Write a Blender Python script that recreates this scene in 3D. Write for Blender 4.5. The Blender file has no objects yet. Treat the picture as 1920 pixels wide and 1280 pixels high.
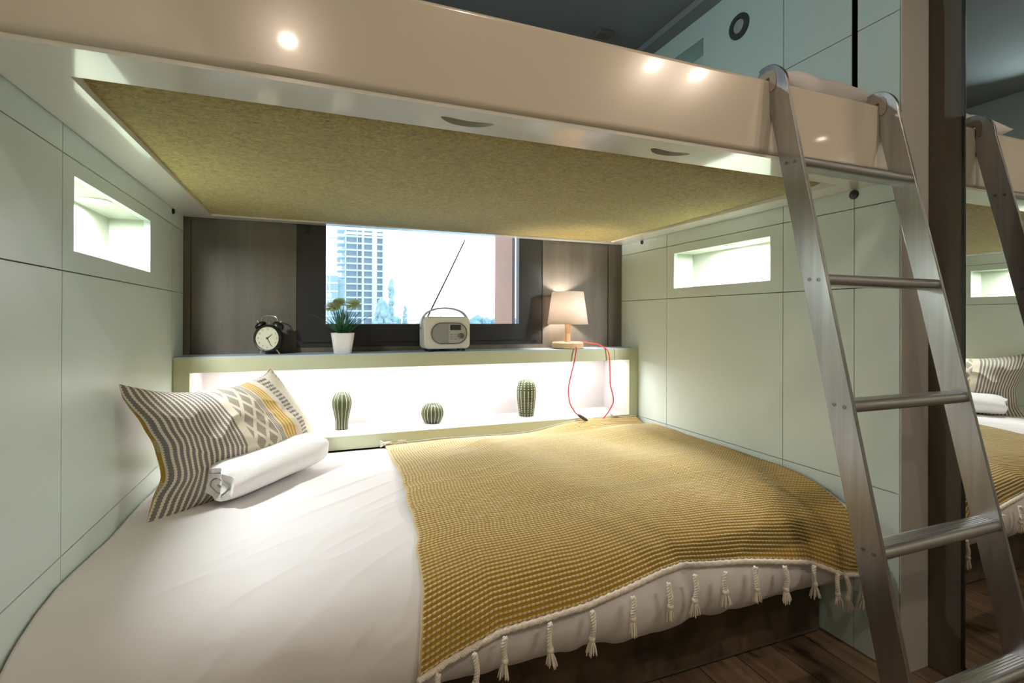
import bpy, bmesh, math, random
import numpy as np
from mathutils import Vector, Matrix

SC = bpy.context.scene
COL = SC.collection
random.seed(7)

# ------------------------------------------------------------------ camera
cam_d = bpy.data.cameras.new('camera')
cam = bpy.data.objects.new('camera', cam_d)
COL.objects.link(cam)
SC.camera = cam
cam_d.sensor_width = 36.0
cam_d.lens = 948.83 / 1920 * 36
cam_d.shift_y = -(640 - 596.08) / 1920
cam_d.clip_start = 0.02
cam_d.clip_end = 500
_th, _ro, _pi = math.radians(21.2464), math.radians(0.1789), math.radians(0.1091)
_fw = Vector((math.sin(_th) * math.cos(_pi), math.cos(_th) * math.cos(_pi), math.sin(_pi)))
_r = Vector((math.cos(_th), -math.sin(_th), 0))
_u = _r.cross(_fw)
_r2 = _r * math.cos(_ro) + _u * math.sin(_ro)
_u2 = -_r * math.sin(_ro) + _u * math.cos(_ro)
_m = Matrix((_r2, _u2, -_fw)).transposed().to_4x4()
_m.translation = Vector((0.4922, -2.3608, 1.015))
cam.matrix_world = _m

# ------------------------------------------------------------------ sky, exposure, lights
SC.view_settings.view_transform = 'Standard'
SC.view_settings.look = 'None'
SC.view_settings.gamma = 1.0
SC.view_settings.use_curve_mapping = False
SC.view_settings.exposure = 0.45
SC.cycles.use_denoising = True
SC.cycles.max_bounces = 10
SC.cycles.diffuse_bounces = 6
SC.cycles.glossy_bounces = 6
SC.cycles.transparent_max_bounces = 12
SC.cycles.sample_clamp_indirect = 6.0
SC.cycles.caustics_reflective = False

W_ = bpy.data.worlds.new('sky')
SC.world = W_
W_.use_nodes = True
nt = W_.node_tree
nt.nodes.clear()
_o = nt.nodes.new('ShaderNodeOutputWorld')
_b = nt.nodes.new('ShaderNodeBackground')
_tc = nt.nodes.new('ShaderNodeTexCoord')
_sx = nt.nodes.new('ShaderNodeSeparateXYZ')
_rp = nt.nodes.new('ShaderNodeValToRGB')
_rp.color_ramp.elements[0].position = 0.0
_rp.color_ramp.elements[0].color = (0.93, 0.98, 1.0, 1)
_rp.color_ramp.elements[1].position = 0.5
_rp.color_ramp.elements[1].color = (0.45, 0.72, 1.0, 1)
nt.links.new(_tc.outputs['Generated'], _sx.inputs[0])
nt.links.new(_sx.outputs['Z'], _rp.inputs[0])
nt.links.new(_rp.outputs[0], _b.inputs[0])
_b.inputs[1].default_value = 2.1
nt.links.new(_b.outputs[0], _o.inputs[0])


def area_light(name, loc, power, color, sx, sy=None, rot=(0, 0, 0), shape='RECTANGLE', spread=180):
    d = bpy.data.lights.new(name, 'AREA')
    d.energy = power
    d.color = color
    d.shape = shape
    d.size = sx
    if sy:
        d.size_y = sy
    d.spread = math.radians(spread)
    o = bpy.data.objects.new(name, d)
    o.location = loc
    o.rotation_euler = rot
    COL.objects.link(o)
    return o


WARM = (1.0, 0.79, 0.62)
CEIL_LAMPS = [(0.365, -3.146), (2.144, -2.695), (2.432, -2.691)]
CEIL_LAMPS.append((1.0, -2.15))  # unseen extra lamp, added to brighten the front of the bed
for cx, cy in CEIL_LAMPS:
    area_light('ceiling_lamp_light', (cx, cy, 2.352), 5.7 if cy < -2.5 else 2.8, WARM, 0.055, shape='DISK')
# unseen fill light added on the left wall to brighten the upper bunk
area_light('upper_fill_light', (0.02, -0.825, 2.172), 1.5, (0.74, 0.97, 1.0), 0.05, rot=(0, math.radians(-82), 0), shape='DISK', spread=95)
# shelf strip: runs along the ceiling of the shelf recess behind its front rail
area_light('shelf_strip_light', (1.025, -0.055, 0.8125), 7.2, (0.96, 0.965, 1.0), 1.86, 0.014, rot=(0, 0, 0))
area_light('niche_lamp_light', (-0.055, -0.72, 1.317), 9.0, (0.96, 0.99, 1.0), 0.06, shape='DISK')
area_light('niche_lamp_light', (2.105, -0.737, 1.314), 9.0, (0.96, 0.99, 1.0), 0.06, shape='DISK')


# ------------------------------------------------------------------ materials
def newmat(name):
    m = bpy.data.materials.new(name)
    m.use_nodes = True
    return m, m.node_tree, m.node_tree.nodes['Principled BSDF']


def N(t, kind, **kw):
    n = t.nodes.new(kind)
    for k, v in kw.items():
        setattr(n, k, v)
    return n


def plain(name, col, rough=0.5, metal=0.0, coat=0.0, bump=0.0, bscale=200.0, var=0.0, vscale=5.0, sheen=0.0, trans=0.0, spec=0.5):
    m, t, p = newmat(name)
    p.inputs['Base Color'].default_value = (*col, 1)
    p.inputs['Roughness'].default_value = rough
    p.inputs['Metallic'].default_value = metal
    p.inputs['Coat Weight'].default_value = coat
    p.inputs['Coat Roughness'].default_value = 0.05
    p.inputs['Sheen Weight'].default_value = sheen
    p.inputs['Specular IOR Level'].default_value = spec
    tc = N(t, 'ShaderNodeTexCoord')
    if bump:
        n = N(t, 'ShaderNodeTexNoise')
        n.inputs['Scale'].default_value = bscale
        n.inputs['Detail'].default_value = 4
        t.links.new(tc.outputs['Object'], n.inputs['Vector'])
        b = N(t, 'ShaderNodeBump')
        b.inputs['Strength'].default_value = bump
        b.inputs['Distance'].default_value = 0.002
        t.links.new(n.outputs['Fac'], b.inputs['Height'])
        t.links.new(b.outputs[0], p.inputs['Normal'])
    if var:
        n = N(t, 'ShaderNodeTexNoise')
        n.inputs['Scale'].default_value = vscale
        n.inputs['Detail'].default_value = 5
        t.links.new(tc.outputs['Object'], n.inputs['Vector'])
        r = N(t, 'ShaderNodeValToRGB')
        r.color_ramp.elements[0].position = 0.3
        r.color_ramp.elements[1].position = 0.7
        r.color_ramp.elements[0].color = (*[c * (1 - var) for c in col], 1)
        r.color_ramp.elements[1].color = (*[min(1, c * (1 + var)) for c in col], 1)
        t.links.new(n.outputs['Fac'], r.inputs[0])
        t.links.new(r.outputs[0], p.inputs['Base Color'])
    return m


def emit(name, col, s):
    m, t, p = newmat(name)
    p.inputs['Base Color'].default_value = (0.8, 0.8, 0.8, 1)
    p.inputs['Emission Color'].default_value = (*col, 1)
    p.inputs['Emission Strength'].default_value = s
    return m


def streaked(name, c1, c2, scale, rough=0.5, bump=0.1, bdist=0.001, coat=0.0, metal=0.0):
    """two tones drawn out along one direction (wood grain, brushed metal)"""
    m, t, p = newmat(name)
    tc = N(t, 'ShaderNodeTexCoord')
    mp = N(t, 'ShaderNodeMapping')
    mp.inputs['Scale'].default_value = scale
    n = N(t, 'ShaderNodeTexNoise')
    n.inputs['Scale'].default_value = 1.0
    n.inputs['Detail'].default_value = 6
    n.inputs['Roughness'].default_value = 0.6
    t.links.new(tc.outputs['Object'], mp.inputs[0])
    t.links.new(mp.outputs[0], n.inputs['Vector'])
    r = N(t, 'ShaderNodeValToRGB')
    r.color_ramp.elements[0].position = 0.3
    r.color_ramp.elements[1].position = 0.72
    r.color_ramp.elements[0].color = (*c1, 1)
    r.color_ramp.elements[1].color = (*c2, 1)
    t.links.new(n.outputs['Fac'], r.inputs[0])
    t.links.new(r.outputs[0], p.inputs['Base Color'])
    b = N(t, 'ShaderNodeBump')
    b.inputs['Strength'].default_value = bump
    b.inputs['Distance'].default_value = bdist
    t.links.new(n.outputs['Fac'], b.inputs['Height'])
    t.links.new(b.outputs[0], p.inputs['Normal'])
    p.inputs['Roughness'].default_value = rough
    p.inputs['Coat Weight'].default_value = coat
    p.inputs['Metallic'].default_value = metal
    return m


M = {}
M['mint'] = plain('mint_paint', (0.655, 0.77, 0.735), 0.32, spec=0.45)
M['mint_back'] = plain('mint_backing', (0.10, 0.12, 0.09), 0.9)
M['niche'] = plain('niche_white', (0.46, 0.50, 0.41), 0.5)
M['shelf'] = plain('shelf_mint_glow_tinted', (0.50, 0.53, 0.37), 0.35)  # same mint as the walls, with the strip's yellow glow mixed in
M['shelf_white'] = plain('shelf_recess_white', (0.52, 0.49, 0.475), 0.45)
M['shelf_top'] = plain('shelf_top_sky_tinted', (0.45, 0.53, 0.60), 0.38)  # grey board with the blue of the sky light put into its colour
M['beige_wall'] = plain('beige_wall', (0.56, 0.56, 0.52), 0.6)
M['ceiling'] = plain('ceiling_grey', (0.30, 0.31, 0.31), 0.8, var=0.08, vscale=2.0)
M['cream'] = plain('cream_gloss', (0.70, 0.64, 0.52), 0.22, coat=0.8)
M['cream_under'] = plain('cream_gloss_underside', (0.78, 0.78, 0.71), 0.2, coat=0.8)
M['cream_in'] = plain('cream_matt', (0.75, 0.72, 0.62), 0.5)
M['wood_dark'] = streaked('dark_grey_wood', (0.085, 0.074, 0.058), (0.145, 0.126, 0.100), (14, 14, 1.2), 0.5, 0.15)
M['wood_post'] = streaked('dark_brown_post', (0.080, 0.066, 0.048), (0.125, 0.104, 0.078), (9, 9, 1.5), 0.55, 0.15)
M['frame'] = plain('charcoal_frame', (0.026, 0.025, 0.026), 0.35)
M['black'] = plain('black_satin', (0.008, 0.008, 0.008), 0.4)
M['slit'] = plain('slit_black', (0.002, 0.002, 0.002), 0.9, spec=0.0)
M['alu'] = streaked('brushed_aluminium', (0.38, 0.375, 0.38), (0.51, 0.505, 0.51), (60, 60, 2.5), 0.27, 0.06, 0.0005, metal=1.0)
M['alu_rung'] = streaked('ribbed_aluminium', (0.42, 0.41, 0.41), (0.56, 0.55, 0.55), (2, 160, 160), 0.32, 0.25, 0.0006, metal=1.0)
M['chrome'] = plain('chrome', (0.75, 0.75, 0.74), 0.15, metal=1.0)
M['steel_d'] = plain('dark_steel', (0.25, 0.24, 0.23), 0.35, metal=1.0)
M['hookpad'] = plain('hook_pad_grey', (0.42, 0.37, 0.31), 0.5)
M['white_cloth'] = plain('white_cotton', (0.72, 0.70, 0.70), 0.85, bump=0.10, bscale=900, sheen=0.2)
M['towel'] = plain('white_terry', (0.88, 0.87, 0.87), 0.95, bump=0.9, bscale=420, sheen=0.5)
M['rope'] = plain('cream_cotton_rope', (0.80, 0.74, 0.64), 0.9, bump=0.4, bscale=500, sheen=0.3)
M['velvet'] = plain('brown_velvet', (0.085, 0.055, 0.027), 0.8, var=0.65, vscale=8, sheen=0.15, bump=0.3, bscale=300)
M['ceramic'] = plain('green_ceramic', (0.05, 0.06, 0.026), 0.3, coat=0.0, spec=0.25, var=0.25, vscale=30)
M['ceramic_c'] = plain('cream_ceramic', (0.50, 0.48, 0.35), 0.25)
M['pot'] = plain('white_pot', (0.82, 0.82, 0.80), 0.25)
M['soil'] = plain('dark_soil', (0.02, 0.015, 0.01), 0.9)
M['leaf'] = plain('leaf_green', (0.06, 0.20, 0.10), 0.4, var=0.5, vscale=25)
M['flower'] = plain('pale_green_flower', (0.74, 0.80, 0.52), 0.7, var=0.35, vscale=120)


def translucent(m, col, f):
    t = m.node_tree
    out, p = t.nodes['Material Output'], t.nodes['Principled BSDF']
    tr = N(t, 'ShaderNodeBsdfTranslucent')
    tr.inputs[0].default_value = (*col, 1)
    mx = N(t, 'ShaderNodeMixShader')
    mx.inputs[0].default_value = f
    t.links.new(p.outputs[0], mx.inputs[1])
    t.links.new(tr.outputs[0], mx.inputs[2])
    t.links.new(mx.outputs[0], out.inputs[0])


translucent(M['flower'], (0.78, 0.86, 0.58), 0.65)
translucent(M['leaf'], (0.06, 0.22, 0.10), 0.35)
M['radio'] = plain('white_radio_shell', (0.70, 0.70, 0.62), 0.35, bump=0.05, bscale=300)
M['radio_grey'] = plain('grey_speaker_mesh', (0.28, 0.29, 0.28), 0.5, bump=0.6, bscale=700)
M['radio_silver'] = plain('silver_plastic', (0.46, 0.46, 0.44), 0.35, metal=0.3)
M['screen'] = plain('lcd_screen', (0.05, 0.06, 0.05), 0.12)
M['handle'] = plain('handle_grey', (0.48, 0.52, 0.53), 0.35)
M['pale_wood'] = streaked('pale_beech', (0.58, 0.39, 0.21), (0.70, 0.50, 0.30), (30, 30, 5), 0.5, 0.05)
M['red'] = plain('red_cable', (0.62, 0.03, 0.03), 0.5)
M['switch'] = plain('dark_switch', (0.05, 0.05, 0.045), 0.5)
M['clock_face'] = plain('cream_dial', (0.60, 0.60, 0.44), 0.4)
M['ring_grey'] = plain('dark_grey_ring', (0.06, 0.065, 0.065), 0.4)
M['ring_pale'] = plain('pale_diffuser', (0.40, 0.42, 0.42), 0.5)
M['mirror'] = plain('mirror_glass', (0.86, 0.88, 0.86), 0.0, metal=1.0)
M['lamp_white'] = emit('lamp_lens', (1.0, 0.94, 0.82), 6.0)
M['lamp_warm'] = emit('warm_lamp_lens', WARM, 12.0)
M['led'] = emit('led_diffuser', (1.0, 0.94, 0.84), 7.0)
M['sensor'] = plain('sensor_plastic', (0.20, 0.15, 0.14), 0.6)
M['tower_slab'] = plain('pale_concrete', (0.62, 0.70, 0.74), 0.8)  # paleness includes the haze over the view
M['tower_in'] = plain('hazed_concrete', (0.25, 0.34, 0.40), 0.8)  # concrete with the bluish outdoor haze mixed into its colour
M['tower_glass'] = plain('pale_blue_panel', (0.27, 0.38, 0.45), 0.5)  # pale blue partly stands for distance haze
M['tree_far'] = plain('hazy_foliage', (0.27, 0.40, 0.40), 0.9, var=0.2, vscale=2)  # foliage colour already holds the haze between tree and window
M['crane'] = plain('crane_steel', (0.60, 0.58, 0.50), 0.7)
M['orange'] = plain('orange_render', (0.42, 0.19, 0.10), 0.8, var=0.06, vscale=6)
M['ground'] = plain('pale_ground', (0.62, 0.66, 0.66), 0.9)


def mat_lampshade():
    m, t, p = newmat('lamp_shade_fabric')
    p.inputs['Base Color'].default_value = (0.88, 0.82, 0.77, 1)
    p.inputs['Roughness'].default_value = 0.8
    out = t.nodes['Material Output']
    tr = N(t, 'ShaderNodeBsdfTranslucent')
    tr.inputs[0].default_value = (0.95, 0.88, 0.82, 1)
    mx = N(t, 'ShaderNodeMixShader')
    mx.inputs[0].default_value = 0.5
    t.links.new(p.outputs[0], mx.inputs[1])
    t.links.new(tr.outputs[0], mx.inputs[2])
    t.links.new(mx.outputs[0], out.inputs[0])
    return m


M['shade'] = mat_lampshade()


def mat_pane():
    m, t, p = newmat('hazed_window_glass')
    out = t.nodes['Material Output']
    t.nodes.remove(p)
    tr = N(t, 'ShaderNodeBsdfTransparent')
    tl = N(t, 'ShaderNodeBsdfTranslucent')
    tl.inputs[0].default_value = (0.95, 0.98, 1, 1)
    mx = N(t, 'ShaderNodeMixShader')
    mx.inputs[0].default_value = 0.08  # translucent share lays the bright outdoor haze over the pane
    gl = N(t, 'ShaderNodeBsdfGlossy')
    gl.inputs['Roughness'].default_value = 0.02
    fr = N(t, 'ShaderNodeFresnel')
    fr.inputs[0].default_value = 1.45
    m2 = N(t, 'ShaderNodeMixShader')
    t.links.new(tr.outputs[0], mx.inputs[1])
    t.links.new(tl.outputs[0], mx.inputs[2])
    t.links.new(fr.outputs[0], m2.inputs[0])
    t.links.new(mx.outputs[0], m2.inputs[1])
    t.links.new(gl.outputs[0], m2.inputs[2])
    t.links.new(m2.outputs[0], out.inputs[0])
    return m


M['pane'] = mat_pane()


def mat_floor():
    m, t, p = newmat('dark_plank_floor')
    tc = N(t, 'ShaderNodeTexCoord')
    mp = N(t, 'ShaderNodeMapping')
    mp.inputs['Rotation'].default_value = (0, 0, math.radians(90))
    br = N(t, 'ShaderNodeTexBrick')
    br.offset = 0.37
    br.inputs['Color1'].default_value = (0.13, 0.085, 0.056, 1)
    br.inputs['Color2'].default_value = (0.26, 0.18, 0.12, 1)
    br.inputs['Mortar'].default_value = (0.015, 0.009, 0.006, 1)
    br.inputs['Scale'].default_value = 1.0
    br.inputs['Mortar Size'].default_value = 0.0015
    br.inputs['Brick Width'].default_value = 1.1
    br.inputs['Row Height'].default_value = 0.14
    t.links.new(tc.outputs['Object'], mp.inputs[0])
    t.links.new(mp.outputs[0], br.inputs['Vector'])
    m2 = N(t, 'ShaderNodeMapping')
    m2.inputs['Scale'].default_value = (26, 1.8, 1)
    n = N(t, 'ShaderNodeTexNoise')
    n.inputs['Scale'].default_value = 1.0
    n.inputs['Detail'].default_value = 7
    n.inputs['Distortion'].default_value = 0.6
    t.links.new(tc.outputs['Object'], m2.inputs[0])
    t.links.new(m2.outputs[0], n.inputs['Vector'])
    mr = N(t, 'ShaderNodeMapRange')
    mr.inputs[1].default_value = 0.3
    mr.inputs[2].default_value = 0.7
    mr.inputs[3].default_value = 0.55
    mr.inputs[4].default_value = 1.35
    t.links.new(n.outputs['Fac'], mr.inputs[0])
    mx = N(t, 'ShaderNodeMix', data_type='RGBA', blend_type='MULTIPLY')
    mx.inputs['Factor'].default_value = 1.0
    t.links.new(br.outputs['Color'], mx.inputs['A'])
    t.links.new(mr.outputs[0], mx.inputs['B'])
    t.links.new(mx.outputs['Result'], p.inputs['Base Color'])
    p.inputs['Roughness'].default_value = 0.42
    return m


M['floor'] = mat_floor()


def mat_felt():
    m, t, p = newmat('mustard_felt')
    tc = N(t, 'ShaderNodeTexCoord')
    mp = N(t, 'ShaderNodeMapping')
    mp.inputs['Scale'].default_value = (75, 120, 60)
    n = N(t, 'ShaderNodeTexNoise')
    n.inputs['Scale'].default_value = 1.0
    n.inputs['Detail'].default_value = 6
    n.inputs['Roughness'].default_value = 0.7
    n.inputs['Distortion'].default_value = 1.2
    t.links.new(tc.outputs['Object'], mp.inputs[0])
    t.links.new(mp.outputs[0], n.inputs['Vector'])
    r = N(t, 'ShaderNodeValToRGB')
    r.color_ramp.elements[0].position = 0.32
    r.color_ramp.elements[0].color = (0.13, 0.098, 0.015, 1)
    r.color_ramp.elements[1].position = 0.68
    r.color_ramp.elements[1].color = (0.50, 0.40, 0.095, 1)
    t.links.new(n.outputs['Fac'], r.inputs[0])
    t.links.new(r.outputs[0], p.inputs['Base Color'])
    b = N(t, 'ShaderNodeBump')
    b.inputs['Strength'].default_value = 0.8
    b.inputs['Distance'].default_value = 0.003
    t.links.new(n.outputs['Fac'], b.inputs['Height'])
    t.links.new(b.outputs[0], p.inputs['Normal'])
    p.inputs['Roughness'].default_value = 0.95
    p.inputs['Sheen Weight'].default_value = 0.3
    return m


M['felt'] = mat_felt()


def mth(t, op, a, b=None, clamp=False):
    n = N(t, 'ShaderNodeMath', operation=op)
    n.use_clamp = clamp
    for i, v in enumerate((a, b)):
        if v is None:
            continue
        if isinstance(v, (int, float)):
            n.inputs[i].default_value = v
        else:
            t.links.new(v, n.inputs[i])
    return n.outputs[0]


def mixc(t, fac, a, b):
    n = N(t, 'ShaderNodeMix', data_type='RGBA')
    for key, v in (('Factor', fac), ('A', a), ('B', b)):
        if isinstance(v, tuple):
            n.inputs[key].default_value = (*v, 1)
        elif isinstance(v, (int, float)):
            n.inputs[key].default_value = v
        else:
            t.links.new(v, n.inputs[key])
    return n.outputs['Result']


ROW, STITCH = 0.0110, 0.0108


def mat_throw():
    m, t, p = newmat('mustard_waffle_knit')
    uv = N(t, 'ShaderNodeUVMap')
    uv.uv_map = 'UVMap'
    sx = N(t, 'ShaderNodeSeparateXYZ')
    t.links.new(uv.outputs[0], sx.inputs[0])
    nz = N(t, 'ShaderNodeTexNoise')
    nz.inputs['Scale'].default_value = 160
    t.links.new(uv.outputs[0], nz.inputs['Vector'])
    jit = mth(t, 'MULTIPLY', mth(t, 'SUBTRACT', nz.outputs['Fac'], 0.5), 0.16)
    v = mth(t, 'FRACT', mth(t, 'ADD', mth(t, 'DIVIDE', sx.outputs['Y'], ROW), jit))
    u = mth(t, 'FRACT', mth(t, 'ADD', mth(t, 'DIVIDE', sx.outputs['X'], STITCH), jit))
    # the cream band sits round v = 0.75; its half width swells in the middle of each stitch
    dv = mth(t, 'ABSOLUTE', mth(t, 'SUBTRACT', v, 0.75))
    du = mth(t, 'ABSOLUTE', mth(t, 'SUBTRACT', u, 0.5))
    hw = mth(t, 'SUBTRACT', 0.235, mth(t, 'MULTIPLY', du, 0.18))
    band = mth(t, 'LESS_THAN', dv, hw)
    gap = mth(t, 'LESS_THAN', du, 0.475)
    core = mth(t, 'GREATER_THAN', dv, mth(t, 'MULTIPLY', mth(t, 'SUBTRACT', du, 0.18), 0.30))
    cream = mth(t, 'MULTIPLY', mth(t, 'MULTIPLY', band, gap), core)
    n2 = N(t, 'ShaderNodeTexNoise')
    n2.inputs['Scale'].default_value = 420
    t.links.new(uv.outputs[0], n2.inputs['Vector'])
    must = mixc(t, n2.outputs['Fac'], (0.25, 0.138, 0.004), (0.49, 0.30, 0.016))
    crm = mixc(t, n2.outputs['Fac'], (0.50, 0.42, 0.23), (0.76, 0.67, 0.43))
    groove = mth(t, 'MULTIPLY', mth(t, 'GREATER_THAN', du, 0.455), 0.25)
    must2 = mixc(t, groove, must, (0.16, 0.075, 0.008))
    col = mixc(t, cream, must2, crm)
    t.links.new(col, p.inputs['Base Color'])
    b = N(t, 'ShaderNodeBump')
    b.inputs['Strength'].default_value = 0.5
    b.inputs['Distance'].default_value = 0.0015
    t.links.new(mth(t, 'ADD', n2.outputs['Fac'], mth(t, 'MULTIPLY', cream, 0.6)), b.inputs['Height'])
    t.links.new(b.outputs[0], p.inputs['Normal'])
    p.inputs['Roughness'].default_value = 0.92
    p.inputs['Sheen Weight'].default_value = 0.25
    return m


M['throw'] = mat_throw()


def mat_pillow_front():
    m, t, p = newmat('printed_pillow_front')
    uv = N(t, 'ShaderNodeUVMap')
    uv.uv_map = 'UVMap'
    sx = N(t, 'ShaderNodeSeparateXYZ')
    t.links.new(uv.outputs[0], sx.inputs[0])
    U0, V = sx.outputs['X'], sx.outputs['Y']
    U = mth(t, 'MINIMUM', mth(t, 'MULTIPLY', U0, 0.455 / 0.385), mth(t, 'ADD', 0.455 - 0.385 * 0.545 / 0.615, mth(t, 'MULTIPLY', U0, 0.545 / 0.615)))
    nz = N(t, 'ShaderNodeTexNoise')
    nz.inputs['Scale'].default_value = 60
    t.links.new(uv.outputs[0], nz.inputs['Vector'])
    CREAM = (0.72, 0.66, 0.54)

    def inside(a, b):
        return mth(t, 'MULTIPLY', mth(t, 'GREATER_THAN', U, a), mth(t, 'LESS_THAN', U, b))

    # grey ticking with feathered edges
    fe = mth(t, 'MULTIPLY', mth(t, 'ABSOLUTE', mth(t, 'SUBTRACT', mth(t, 'FRACT', mth(t, 'MULTIPLY', V, 85)), 0.5)), 0.26)
    s1 = mth(t, 'FRACT', mth(t, 'MULTIPLY', U, 33.0))
    d1 = mth(t, 'ABSOLUTE', mth(t, 'SUBTRACT', s1, 0.5))
    tick = mth(t, 'LESS_THAN', mth(t, 'ADD', d1, fe), 0.36)
    col = mixc(t, mth(t, 'MULTIPLY', tick, inside(0.0, 0.455)), CREAM, (0.20, 0.185, 0.17))
    # taupe medallions on a diamond lattice
    a = mth(t, 'MULTIPLY', mth(t, 'SUBTRACT', U, 0.49), 13.5)
    b = mth(t, 'MULTIPLY', V, 7.6)
    pa = mth(t, 'ABSOLUTE', mth(t, 'SUBTRACT', mth(t, 'FRACT', mth(t, 'ADD', a, b)), 0.5))
    pb = mth(t, 'ABSOLUTE', mth(t, 'SUBTRACT', mth(t, 'FRACT', mth(t, 'SUBTRACT', a, b)), 0.5))
    mx = mth(t, 'MAXIMUM', pa, pb)
    med = mth(t, 'LESS_THAN', mx, 0.36)
    filig = mth(t, 'MULTIPLY', mth(t, 'ADD', mth(t, 'SINE', mth(t, 'MULTIPLY', mx, 55)), 1), 0.22)
    medc = mixc(t, filig, (0.28, 0.25, 0.20), (0.55, 0.50, 0.41))
    col = mixc(t, mth(t, 'MULTIPLY', med, inside(0.495, 0.645)), col, medc)
    # fine grey lines
    s2 = mth(t, 'LESS_THAN', mth(t, 'FRACT', mth(t, 'MULTIPLY', U, 95.0)), 0.5)
    col = mixc(t, mth(t, 'MULTIPLY', s2, inside(0.648, 0.681)), col, (0.20, 0.17, 0.16))
    # yellow stripes
    s3 = mth(t, 'LESS_THAN', mth(t, 'FRACT', mth(t, 'MULTIPLY', U, 52.0)), 0.66)
    col = mixc(t, mth(t, 'MULTIPLY', s3, inside(0.692, 0.770)), col, (0.62, 0.37, 0.035))
    # grey leaf band
    fx = mth(t, 'SINE', mth(t, 'MULTIPLY', U, 400))
    fy = mth(t, 'SINE', mth(t, 'ADD', mth(t, 'MULTIPLY', V, 270), mth(t, 'MULTIPLY', fx, 1.4)))
    leaf = mth(t, 'GREATER_THAN', mth(t, 'ADD', mth(t, 'MULTIPLY', fx, fy), mth(t, 'MULTIPLY', mth(t, 'SUBTRACT', nz.outputs['Fac'], 0.5), 1.6)), -0.05)
    col = mixc(t, mth(t, 'MULTIPLY', leaf, inside(0.806, 0.868)), col, (0.17, 0.155, 0.15))
    # speckled edge
    col = mixc(t, mth(t, 'MULTIPLY', mth(t, 'GREATER_THAN', mth(t, 'MULTIPLY', fx, fy), 0.2), inside(0.955, 1.01)), col, (0.38, 0.28, 0.2))
    t.links.new(col, p.inputs['Base Color'])
    bp = N(t, 'ShaderNodeTexNoise')
    bp.inputs['Scale'].default_value = 350
    t.links.new(uv.outputs[0], bp.inputs['Vector'])
    bb = N(t, 'ShaderNodeBump')
    bb.inputs['Strength'].default_value = 0.2
    bb.inputs['Distance'].default_value = 0.001
    t.links.new(bp.outputs['Fac'], bb.inputs['Height'])
    t.links.new(bb.outputs[0], p.inputs['Normal'])
    p.inputs['Roughness'].default_value = 0.9
    return m


def mat_pillow_back():
    m, t, p = newmat('mustard_flower_print')
    uv = N(t, 'ShaderNodeUVMap')
    uv.uv_map = 'UVMap'
    sx = N(t, 'ShaderNodeSeparateXYZ')
    t.links.new(uv.outputs[0], sx.inputs[0])
    x = mth(t, 'MULTIPLY', sx.outputs['X'], 11)
    y = mth(t, 'MULTIPLY', sx.outputs['Y'], 6.5)
    row = mth(t, 'FLOOR', y)
    x2 = mth(t, 'ADD', x, mth(t, 'MULTIPLY', row, 0.5))
    cx = mth(t, 'SUBTRACT', mth(t, 'FRACT', x2), 0.5)
    cy = mth(t, 'SUBTRACT', mth(t, 'FRACT', y), 0.5)
    r = mth(t, 'SQRT', mth(t, 'ADD', mth(t, 'MULTIPLY', cx, cx), mth(t, 'MULTIPLY', cy, cy)))
    an = mth(t, 'ARCTAN2', cy, cx)
    pet = mth(t, 'ADD', 0.30, mth(t, 'MULTIPLY', mth(t, 'SINE', mth(t, 'MULTIPLY', an, 8)), 0.08))
    fl = mth(t, 'MULTIPLY', mth(t, 'LESS_THAN', r, pet), mth(t, 'GREATER_THAN', mth(t, 'SINE', mth(t, 'ADD', mth(t, 'MULTIPLY', r, 60), mth(t, 'MULTIPLY', an, 2))), -0.4))
    col = mixc(t, fl, (0.50, 0.29, 0.02), (0.66, 0.58, 0.38))
    t.links.new(col, p.inputs['Base Color'])
    p.inputs['Roughness'].default_value = 0.9
    return m


M['pillow_front'] = mat_pillow_front()
M['pillow_back'] = mat_pillow_back()


# ------------------------------------------------------------------ mesh helpers
def box(bm, x0, x1, y0, y1, z0, z1):
    vs = [bm.verts.new(c) for c in ((x0, y0, z0), (x1, y0, z0), (x1, y1, z0), (x0, y1, z0), (x0, y0, z1), (x1, y0, z1), (x1, y1, z1), (x0, y1, z1))]
    for f in ((0, 3, 2, 1), (4, 5, 6, 7), (0, 1, 5, 4), (1, 2, 6, 5), (2, 3, 7, 6), (3, 0, 4, 7)):
        bm.faces.new([vs[i] for i in f])


def prism(bm, poly, axis, a, b):
    """poly of 2-d points extruded along an axis: x -> (y,z), y -> (x,z), z -> (x,y)"""
    def P(p, h):
        return {'x': (h, p[0], p[1]), 'y': (p[0], h, p[1]), 'z': (p[0], p[1], h)}[axis]
    A = [bm.verts.new(P(p, a)) for p in poly]
    B = [bm.verts.new(P(p, b)) for p in poly]
    n = len(poly)
    bm.faces.new(A)
    bm.faces.new(B[::-1])
    for i in range(n):
        bm.faces.new((A[i], B[i], B[(i + 1) % n], A[(i + 1) % n]))


def catmull(pts, k=6):
    P = [Vector(p) for p in pts]
    P = [2 * P[0] - P[1]] + P + [2 * P[-1] - P[-2]]
    out = []
    for i in range(1, len(P) - 2):
        for j in range(k):
            t = j / k
            a, b, c, d = P[i - 1], P[i], P[i + 1], P[i + 2]
            out.append(0.5 * ((2 * b) + (c - a) * t + (2 * a - 5 * b + 4 * c - d) * t * t + (3 * b - a - 3 * c + d) * t ** 3))
    out.append(P[-2])
    return out


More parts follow.
